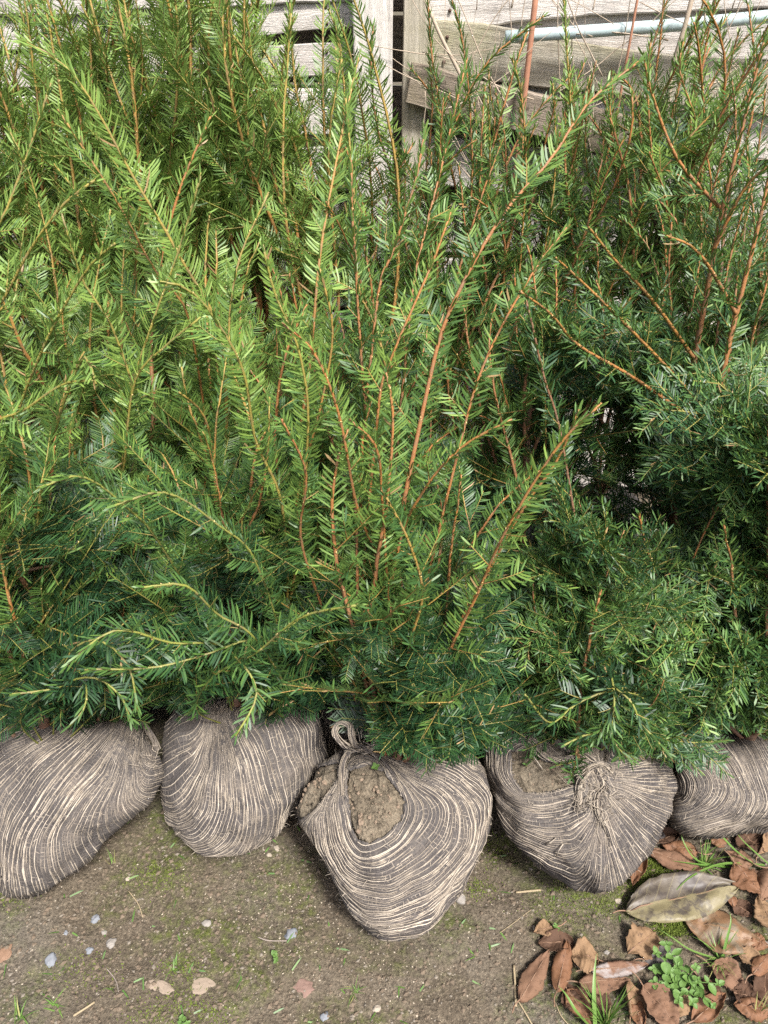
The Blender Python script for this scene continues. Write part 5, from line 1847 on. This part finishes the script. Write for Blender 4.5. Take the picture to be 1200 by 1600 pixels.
def tuft(px, py, n, Lmm, seed, label, w=0.0012, spread=1.0, dry=0.1, special=()):
    r = np.random.default_rng(5000 + seed)
    c = gpt(px, py)
    root = empty('grass_tuft', c)
    tag(root, label, 'grass tuft')
    paths = []
    for k in range(n):
        az = r.uniform(0, 6.28)
        L = Lmm / 1000 * r.uniform(0.45, 1.1)
        s = spread * r.uniform(0.25, 0.9)
        d = np.array((math.cos(az) * s, math.sin(az) * s, 1.0))
        P = grow(c + np.array((r.normal(0, 0.004), r.normal(0, 0.004), -0.002)), d, L, r, -r.uniform(0.2, 1.3) * spread, 0.12, 8)
        P[:, 2] = np.maximum(P[:, 2], c[2] + 0.001)
        paths.append((P, w * r.uniform(0.6, 1.2), r.uniform() < dry))
    for pts in special:
        Q = [at_z(x, y, z) for x, y, z in pts]
        paths.append((smooth_poly(Q, 16), w * 2.2, False))
    for P, ww, dr in paths:
        V, q = blade_geo(P, ww)
        link_mesh('blade', mesh_arrays('blade', V, [q], True, {'tint': np.full(len(V), (0.75 if dr else 0.0)) + r.uniform(0, 0.15)}), M_GRASS, root)


tuft(1100, 1350, 44, 60, 1, 'bright grass tuft with long blades under the right edge ball', 0.0012, 1.0, 0.12,
     special=[[(1130, 1355, 0.005), (1090, 1345, 0.03), (1070, 1320, 0.05), (1062, 1295, 0.06)],
              [(1190, 1358, 0.004), (1150, 1330, 0.05), (1110, 1290, 0.07), (1060, 1266, 0.075)],
              [(1195, 1352, 0.004), (1130, 1350, 0.03), (1080, 1370, 0.03), (1048, 1400, 0.012)],
              [(1140, 1355, 0.004), (1100, 1352, 0.025), (1050, 1345, 0.02)],
              [(1200, 1350, 0.01), (1165, 1318, 0.04), (1150, 1300, 0.05)]])
tuft(1125, 1500, 46, 62, 2, 'grass tuft half dry, growing over the shiny rounded leaf', 0.0010, 1.1, 0.4,
     special=[[(1128, 1500, 0.004), (1135, 1470, 0.03), (1142, 1440, 0.05), (1140, 1425, 0.055)], [(1125, 1500, 0.004), (1080, 1485, 0.02), (1050, 1465, 0.03), (1028, 1450, 0.035)]])
tuft(945, 1600, 40, 90, 3, 'tall grass tuft at the bottom edge among the dead leaves', 0.0015, 0.7, 0.05,
     special=[[(930, 1605, 0.004), (928, 1560, 0.04), (929, 1520, 0.06), (932, 1490, 0.07)], [(925, 1608, 0.004), (900, 1580, 0.04), (885, 1555, 0.05), (872, 1540, 0.05)]])
tuft(1180, 1590, 10, 60, 4, 'thin grass in the bottom right corner', 0.0010, 0.9, 0.3)
tuft(30, 1590, 12, 38, 5, 'grass tuft in the bottom left corner', 0.0011, 1.0, 0.15)
tuft(88, 1570, 8, 34, 6, 'spreading grass seedling right of the bottom left tuft', 0.0011, 1.5, 0.1)
tuft(270, 1512, 14, 26, 7, 'small grass tuft in the moss left of centre', 0.0007, 1.3, 0.15)
tuft(178, 1545, 5, 32, 8, 'few grass blades between two mossy patches', 0.0011, 0.9, 0.1)
tuft(176, 1345, 9, 32, 9, 'tiny yellowish seedling under the leftmost ball', 0.0008, 0.8, 0.5)
tuft(742, 1492, 6, 22, 10, 'tiny grass seedling below the nearest ball', 0.0009, 1.2, 0.1)
tuft(556, 1548, 12, 30, 11, 'curly grass wisp near the bottom centre', 0.0007, 1.3, 0.2)
tuft(630, 1592, 7, 26, 12, 'grass wisp at the bottom edge, right of centre', 0.0008, 1.2, 0.2)
tuft(400, 1318, 5, 40, 13, 'thin blades at the foot of the ball second from the left', 0.0007, 1.4, 0.3)
tuft(1180, 1275, 12, 40, 14, 'thin dark grass under the right edge ball at the frame', 0.0008, 1.4, 0.2)

# leafy weeds
M_WEED = mat_simple('weed_leaf', (0.135, 0.235, 0.055), 0.55, 0.45, 90, (0.05, 0.12, 0.03), 0.25)


def round_leaf_mesh():
    n, m = 7, 5
    V, AU = [], []
    for i in range(n):
        t = i / (n - 1)
        w = 0.42 * math.sin(math.pi * t ** 0.85) ** 0.7 if 0 < i < n - 1 else 0.03
        for j in range(m):
            v = -1 + 2 * j / (m - 1)
            V.append((v * w, t, 0.10 * v * v - 0.16 * (t - 0.3) ** 2))
    idx = np.arange(n * m).reshape(n, m)
    q = np.stack([idx[:-1, :-1], idx[:-1, 1:], idx[1:, 1:], idx[1:, :-1]], -1).reshape(-1, 4)
    me = mesh_arrays('leaf', np.array(V), [q])
    me.materials.append(M_WEED)
    return me


RL = round_leaf_mesh()


def weed(px, py, stems, seed, label, size):
    r = np.random.default_rng(6000 + seed)
    c = gpt(px, py)
    root = empty('leafy_weed', c)
    tag(root, label, 'weed')
    for (tx, ty) in stems:
        e = at_z(tx, ty, 0.012 + r.uniform(0.0, 0.025) * size / 0.016)
        P = smooth_poly([c, (c + e) / 2 + np.array((0, 0, 0.006)), e], 9)
        T = Tubes(5)
        T.add(P, np.linspace(0.0011, 0.0007, 9), 0.5)
        link_mesh('stem', T.mesh('stem'), M_WEED, root)
        L = plen(P)
        pairs = max(2, int(L / (size * 1.15)))
        for k in range(pairs):
            f = 1.0 if k == 0 else 1 - k / (pairs + 0.6)
            p, tg = tan_at(P, f)
            az = r.uniform(0, 6.28) + k * 1.57
            for sgn in range(2 if k else 4):
                a = az + sgn * (math.pi if k else math.pi / 2)
                o = bpy.data.objects.new('leaf', RL)
                COL.objects.link(o)
                o.parent = root
                o.location = Vector(tuple(p)) - root.location
                s_ = size * r.uniform(0.55, 1.35) * (0.6 if k == 0 else 1.0)
                o.scale = (s_ * r.uniform(0.8, 1.1), s_ * r.uniform(0.9, 1.25), s_)
                o.rotation_euler = (r.uniform(-0.25, 0.35), r.normal(0, 0.2), a)


c9 = lambda x, y: (980 + x / (1200 / 220), 1420 + y / (1200 / 220))
weed(*c9(470, 640), [c9(*p) for p in ((250, 380), (340, 300), (230, 510), (350, 520), (240, 630), (330, 660), (430, 480), (590, 500), (600, 610), (780, 640), (440, 780), (560, 800), (730, 830), (620, 720), (480, 590))], 1, 'bright green small-leaved weed among dead leaves at the lower right', 0.0150)
weed(868, 1450, [(868, 1448), (872, 1452)], 2, 'tiny green seedling above the dark wrinkled leaf', 0.006)
weed(430, 1500, [(430, 1488), (431, 1500)], 3, 'single green seedling on bare soil below the ball second from the left', 0.009)
weed(285, 1600, [(280, 1597), (292, 1599)], 4, 'green sprout at the bottom edge left of centre', 0.008)
p_ = on_ball(BALLS['p3'], 590, 1222, 0.0)
sroot = empty('seedling', p_)
tag(sroot, 'two-leaved seedling on the bare soil of the nearest ball', 'seedling')
T = Tubes(4)
T.add([p_, p_ + np.array((0, 0, 0.008))], 0.0006)
link_mesh('stem', T.mesh('stem'), M_WEED, sroot)
for a_ in (0.3, 2.2, 3.6, 5.0):
    o = bpy.data.objects.new('leaf', RL)
    COL.objects.link(o)
    o.parent = sroot
    o.location = (0, 0, 0.008)
    o.scale = (0.008, 0.008, 0.008)
    o.rotation_euler = (0.3, 0, a_)

# stones
M_STONE_B = mat_simple('blue_grey_stone', (0.165, 0.178, 0.195), 0.8, 0.3, 60, (0.14, 0.15, 0.17))
M_STONE_G = mat_simple('grey_stone', (0.22, 0.205, 0.185), 0.8, 0.3, 60, (0.15, 0.13, 0.11))
M_STONE_P = mat_simple('pale_stone', (0.28, 0.245, 0.195), 0.8, 0.25, 60, (0.25, 0.20, 0.15))
M_FLAKE = mat_simple('papery_flake', (0.235, 0.19, 0.145), 0.85, 0.3, 60, (0.2, 0.15, 0.11))


def stone(px, py, wpx, mat, label, seed, flat=0.5, cat='stone', name='pebble', asp=0.8):
    r = np.random.default_rng(8000 + seed)
    c = gpt(px, py)
    S = ((c - EYE) @ FWD) / FPX * wpx / 2
    V0, F0 = ICO[2]
    k = np.array([1 + 0.45 * mnoise.noise(Vector(tuple(v * 1.6 + seed))) + 0.22 * mnoise.noise(Vector(tuple(v * 4 + seed))) for v in V0])
    a = r.uniform(0, 3.14)
    V = V0 * k[:, None] * np.array((1, asp, flat))
    V = np.stack([V[:, 0] * math.cos(a) - V[:, 1] * math.sin(a), V[:, 0] * math.sin(a) + V[:, 1] * math.cos(a), V[:, 2]], -1) * S + c + np.array((0, 0, -flat * S * 0.12))
    tag(link_mesh(name, mesh_arrays(name, V, [F0], flat > 0.3), mat), label, cat, 'stones lying on the soil' if cat == 'stone' else None)


for i, (x, y, w, m, lab) in enumerate([
        (148, 1431, 15, M_STONE_B, 'round blue-grey pebble, topmost of the left pebble group'),
        (79, 1498, 22, M_STONE_B, 'largest blue-grey pebble at the lower left'),
        (138, 1481, 12, M_STONE_B, 'small blue-grey pebble right of the largest left one'),
        (102, 1456, 8, M_STONE_B, 'tiny blue-grey pebble above the largest left one'),
        (172, 1470, 16, M_STONE_G, 'dull grey pebble in the left pebble group'),
        (160, 1452, 10, M_STONE_G, 'little grey pebble under the topmost left pebble'),
        (456, 1458, 24, M_STONE_B, 'angular blue-grey stone left of the nearest ball'),
        (506, 1587, 16, M_STONE_B, 'blue-grey pebble at the bottom centre'),
        (322, 1440, 15, M_STONE_G, 'grey stone half sunk in soil between the two left balls'),
        (432, 1327, 11, M_STONE_P, 'pale oval pebble in the shade between two balls'),
        (420, 1336, 9, M_STONE_P, 'small pale pebble beside the oval one'),
        (198, 1370, 8, M_STONE_P, 'white pebble below the ball second from the left'),
        (588, 1573, 13, M_STONE_P, 'pale pebble near the bottom edge, right of centre'),
        (720, 1402, 18, M_STONE_G, 'grey stone at the right foot of the nearest ball'),
        (967, 1404, 12, M_STONE_P, 'pale chip left of the largest leaf'),
        (948, 1488, 10, M_STONE_G, 'grey pebble above the white-patched leaf')]):
    stone(x, y, w, m, lab, i)
stone(312, 1541, 38, M_FLAKE, 'pale papery flake near the bottom, left of centre', 40, 0.10, 'flake', 'papery_flake', 0.7)
stone(262, 1546, 44, M_FLAKE, 'long torn papery flake left of the wider flake', 41, 0.10, 'flake', 'papery_flake', 0.35)
stone(236, 1538, 20, M_FLAKE, 'small papery scrap left of the long torn flake', 42, 0.12, 'flake', 'papery_flake', 0.7)
stone(474, 1540, 28, mat_simple('pinkish_scrap', (0.20, 0.125, 0.10), 0.85, 0.3, 60), 'pinkish brown scrap on the soil at bottom centre', 43, 0.2, 'flake', 'bark_scrap', 0.8)
stone(8, 1490, 26, M_STALK, 'brown bark scrap at the left edge', 44, 0.2, 'flake', 'bark_scrap', 0.8)

# straws and twigs
M_STRAW = mat_simple('dry_straw', (0.28, 0.225, 0.14), 0.75, 0.25, 70, (0.22, 0.17, 0.10))
M_TWIG = mat_simple('grey_twig', (0.26, 0.22, 0.19), 0.85, 0.3, 70, (0.10, 0.08, 0.06))
for pts, rad, mt, nm, lab in [
        ([(803, 1507), (805, 1540), (806, 1572)], 0.0020, M_STRAW, 'straw', 'upright pale straw left of the leaf cluster'),
        ([(806, 1394), (826, 1393), (845, 1391)], 0.0020, M_STRAW, 'straw', 'short pale straw right of the nearest ball'),
        ([(808, 1560), (820, 1580), (832, 1600)], 0.0013, M_STRAW, 'straw', 'thin bent straw below the long pinkish leaf'),
        ([(868, 1562), (878, 1585), (892, 1602)], 0.0010, M_STRAW, 'straw', 'fine straw at the bottom edge left of the grass'),
        ([(782, 1455), (805, 1440), (830, 1422)], 0.0006, M_STRAW, 'straw', 'hair-thin straw across bare soil, right of centre'),
        ([(115, 1588), (135, 1575), (148, 1566)], 0.0018, M_STRAW, 'straw', 'pale straw at the bottom left'),
        ([(403, 1465), (420, 1470), (448, 1470)], 0.0010, M_TWIG, 'twig', 'forked thin twig left of the angular stone'),
        ([(1145, 1440), (1170, 1458), (1205, 1478)], 0.0042, M_TWIG, 'twig', 'grey twig at the right edge beside the shiny rounded leaf'),
        ([(165, 1510), (180, 1530), (186, 1552)], 0.0009, M_TWIG, 'twig', 'thin dark twig in the moss at lower left'),
        ([(200, 1390), (215, 1410), (222, 1430)], 0.0008, M_STRAW, 'straw', 'short straw below the ball second from the left'),
        ([(575, 1458), (590, 1452), (606, 1450)], 0.0016, M_TWIG, 'twig', 'reddish root tip poking from under the nearest ball')]:
    T = Tubes(6)
    Q = [gpt(x, y, rad * 1.1 + 0.001) for x, y in pts]
    T.add(smooth_poly(Q, 12), rad)
    tag(link_mesh(nm, T.mesh(nm), mt), lab, nm)

# grit, crumbs, moss, dropped needles: uncountable
def scatter(name, n, sampler, smin, smax, mat, seed, flat=0.7, power=3.0, label=None, cat=None):
    r = np.random.default_rng(seed)
    O = np.array([(1, 0, 0), (-1, 0, 0), (0, 1, 0), (0, -1, 0), (0, 0, 1), (0, 0, -1)], float)
    OF = np.array([(0, 2, 4), (2, 1, 4), (1, 3, 4), (3, 0, 4), (2, 0, 5), (1, 2, 5), (3, 1, 5), (0, 3, 5)])
    VV, FF = [], []
    for k in range(n):
        px, py = sampler(r)
        c = gpt(px, py)
        s_ = smin + (smax - smin) * r.uniform() ** power
        a = r.uniform(0, 6.28)
        B = O * r.uniform(0.6, 1.25, (6, 1)) * np.array((1, r.uniform(0.5, 1), flat)) * s_
        B = np.stack([B[:, 0] * math.cos(a) - B[:, 1] * math.sin(a), B[:, 0] * math.sin(a) + B[:, 1] * math.cos(a), B[:, 2]], -1)
        VV.append(B + c + np.array((0, 0, s_ * 0.25)))
        FF.append(OF + 6 * k)
    tag(link_mesh(name, mesh_arrays(name, np.concatenate(VV), [np.concatenate(FF)], False), mat), label, cat, None, 'stuff')


def samp_all(r):
    return r.uniform(-30, 1230), r.uniform(1270, 1620)


def samp_c(blobs):
    def f(r):
        x, y, sx, sy = blobs[int(r.integers(len(blobs)))]
        return r.normal(x, sx), r.normal(y, sy)
    return f


M_GRIT = mat_simple('pale_grit', (0.42, 0.37, 0.29), 0.85, 0.3, 200, (0.25, 0.2, 0.14))
M_LGRIT = mat_simple('light_soil_crumb', (0.20, 0.175, 0.14), 0.9, 0.35, 100, (0.08, 0.065, 0.05))
M_DGRIT = mat_simple('soil_crumb', (0.15, 0.115, 0.08), 0.9, 0.3, 100, (0.05, 0.04, 0.03))
scatter('pale_grit', 1500, lambda r: samp_all(r) if r.uniform() < 0.45 else samp_c([(500, 1400, 55, 40), (440, 1370, 60, 40), (330, 1360, 80, 40), (640, 1500, 110, 40), (380, 1440, 90, 50)])(r), 0.0005, 0.0022, M_GRIT, 71, 0.6, 2.5, 'pale grit scattered over the bare soil', 'grit')
scatter('pale_soil_crumbs', 3000, samp_all, 0.0007, 0.0045, M_LGRIT, 73, 0.7, 3.5, 'small light brown soil crumbs all over the ground', 'soil')
scatter('soil_crumbs', 4600, samp_all, 0.0008, 0.0065, M_DGRIT, 72, 0.7, 3.0, 'small dark soil crumbs all over the ground', 'soil')
M_MOSS = mat_simple('moss', (0.13, 0.175, 0.022), 0.9, 0.35, 120, (0.04, 0.06, 0.01))


def moss(n, sampler, seed, label, h=0.004):
    r = np.random.default_rng(seed)
    V, F = [], []
    for k in range(n):
        c = gpt(*sampler(r))
        d = np.array((r.normal(0, 0.5), r.normal(0, 0.5), 1.0)) * h * r.uniform(0.4, 1.3)
        a = r.uniform(0, 6.28)
        w = np.array((math.cos(a), math.sin(a), 0)) * 0.0009
        V += [c - w, c + w, c + d * 0.6 + w * 0.9, c + d]
        F.append((4 * k, 4 * k + 1, 4 * k + 2, 4 * k + 3))
    tag(link_mesh('moss', mesh_arrays('moss', np.array(V), [np.array(F)], False), M_MOSS), label, 'moss', None, 'stuff')


moss(5200, samp_c([(1015, 1375, 22, 16), (1030, 1395, 20, 12), (1050, 1450, 14, 8), (1030, 1350, 16, 10)]), 81, 'bright cushion of moss beside the largest leaf', 0.006)
moss(5200, samp_c([(285, 1565, 22, 18), (240, 1585, 26, 14), (130, 1515, 30, 18), (280, 1510, 20, 10), (330, 1585, 20, 10), (775, 1325, 14, 14), (900, 1395, 30, 14), (940, 1415, 22, 12), (860, 1420, 26, 18), (20, 1390, 22, 18), (240, 1370, 20, 10), (750, 1385, 14, 10)]), 82, 'thin moss patches on the trodden soil', 0.003)
rn = np.random.default_rng(91)
V, F = [], []
for k in range(90):
    c = gpt(rn.uniform(0, 1000), rn.uniform(1280, 1600), 0.0015)
    a = rn.uniform(0, 6.28)
    d, w = np.array((math.cos(a), math.sin(a), rn.normal(0, 0.08))) * rn.uniform(0.012, 0.026), np.array((-math.sin(a), math.cos(a), 0.2)) * 0.0012
    V += [c - w, c + w, c + d * 0.6 + w + np.array((0, 0, 0.001)), c + d, c + d * 0.6 - w]
    F.append(tuple(5 * k + np.array((0, 1, 2, 3, 4))))
tag(link_mesh('fallen_needles', mesh_arrays('fallen_needles', np.array(V), [np.array(F)], True, {'tint': np.repeat(rn.uniform(0.2, 0.6, 90), 5)}), M_NEEDLE), 'green needles dropped on the soil', 'needles', None, 'stuff')
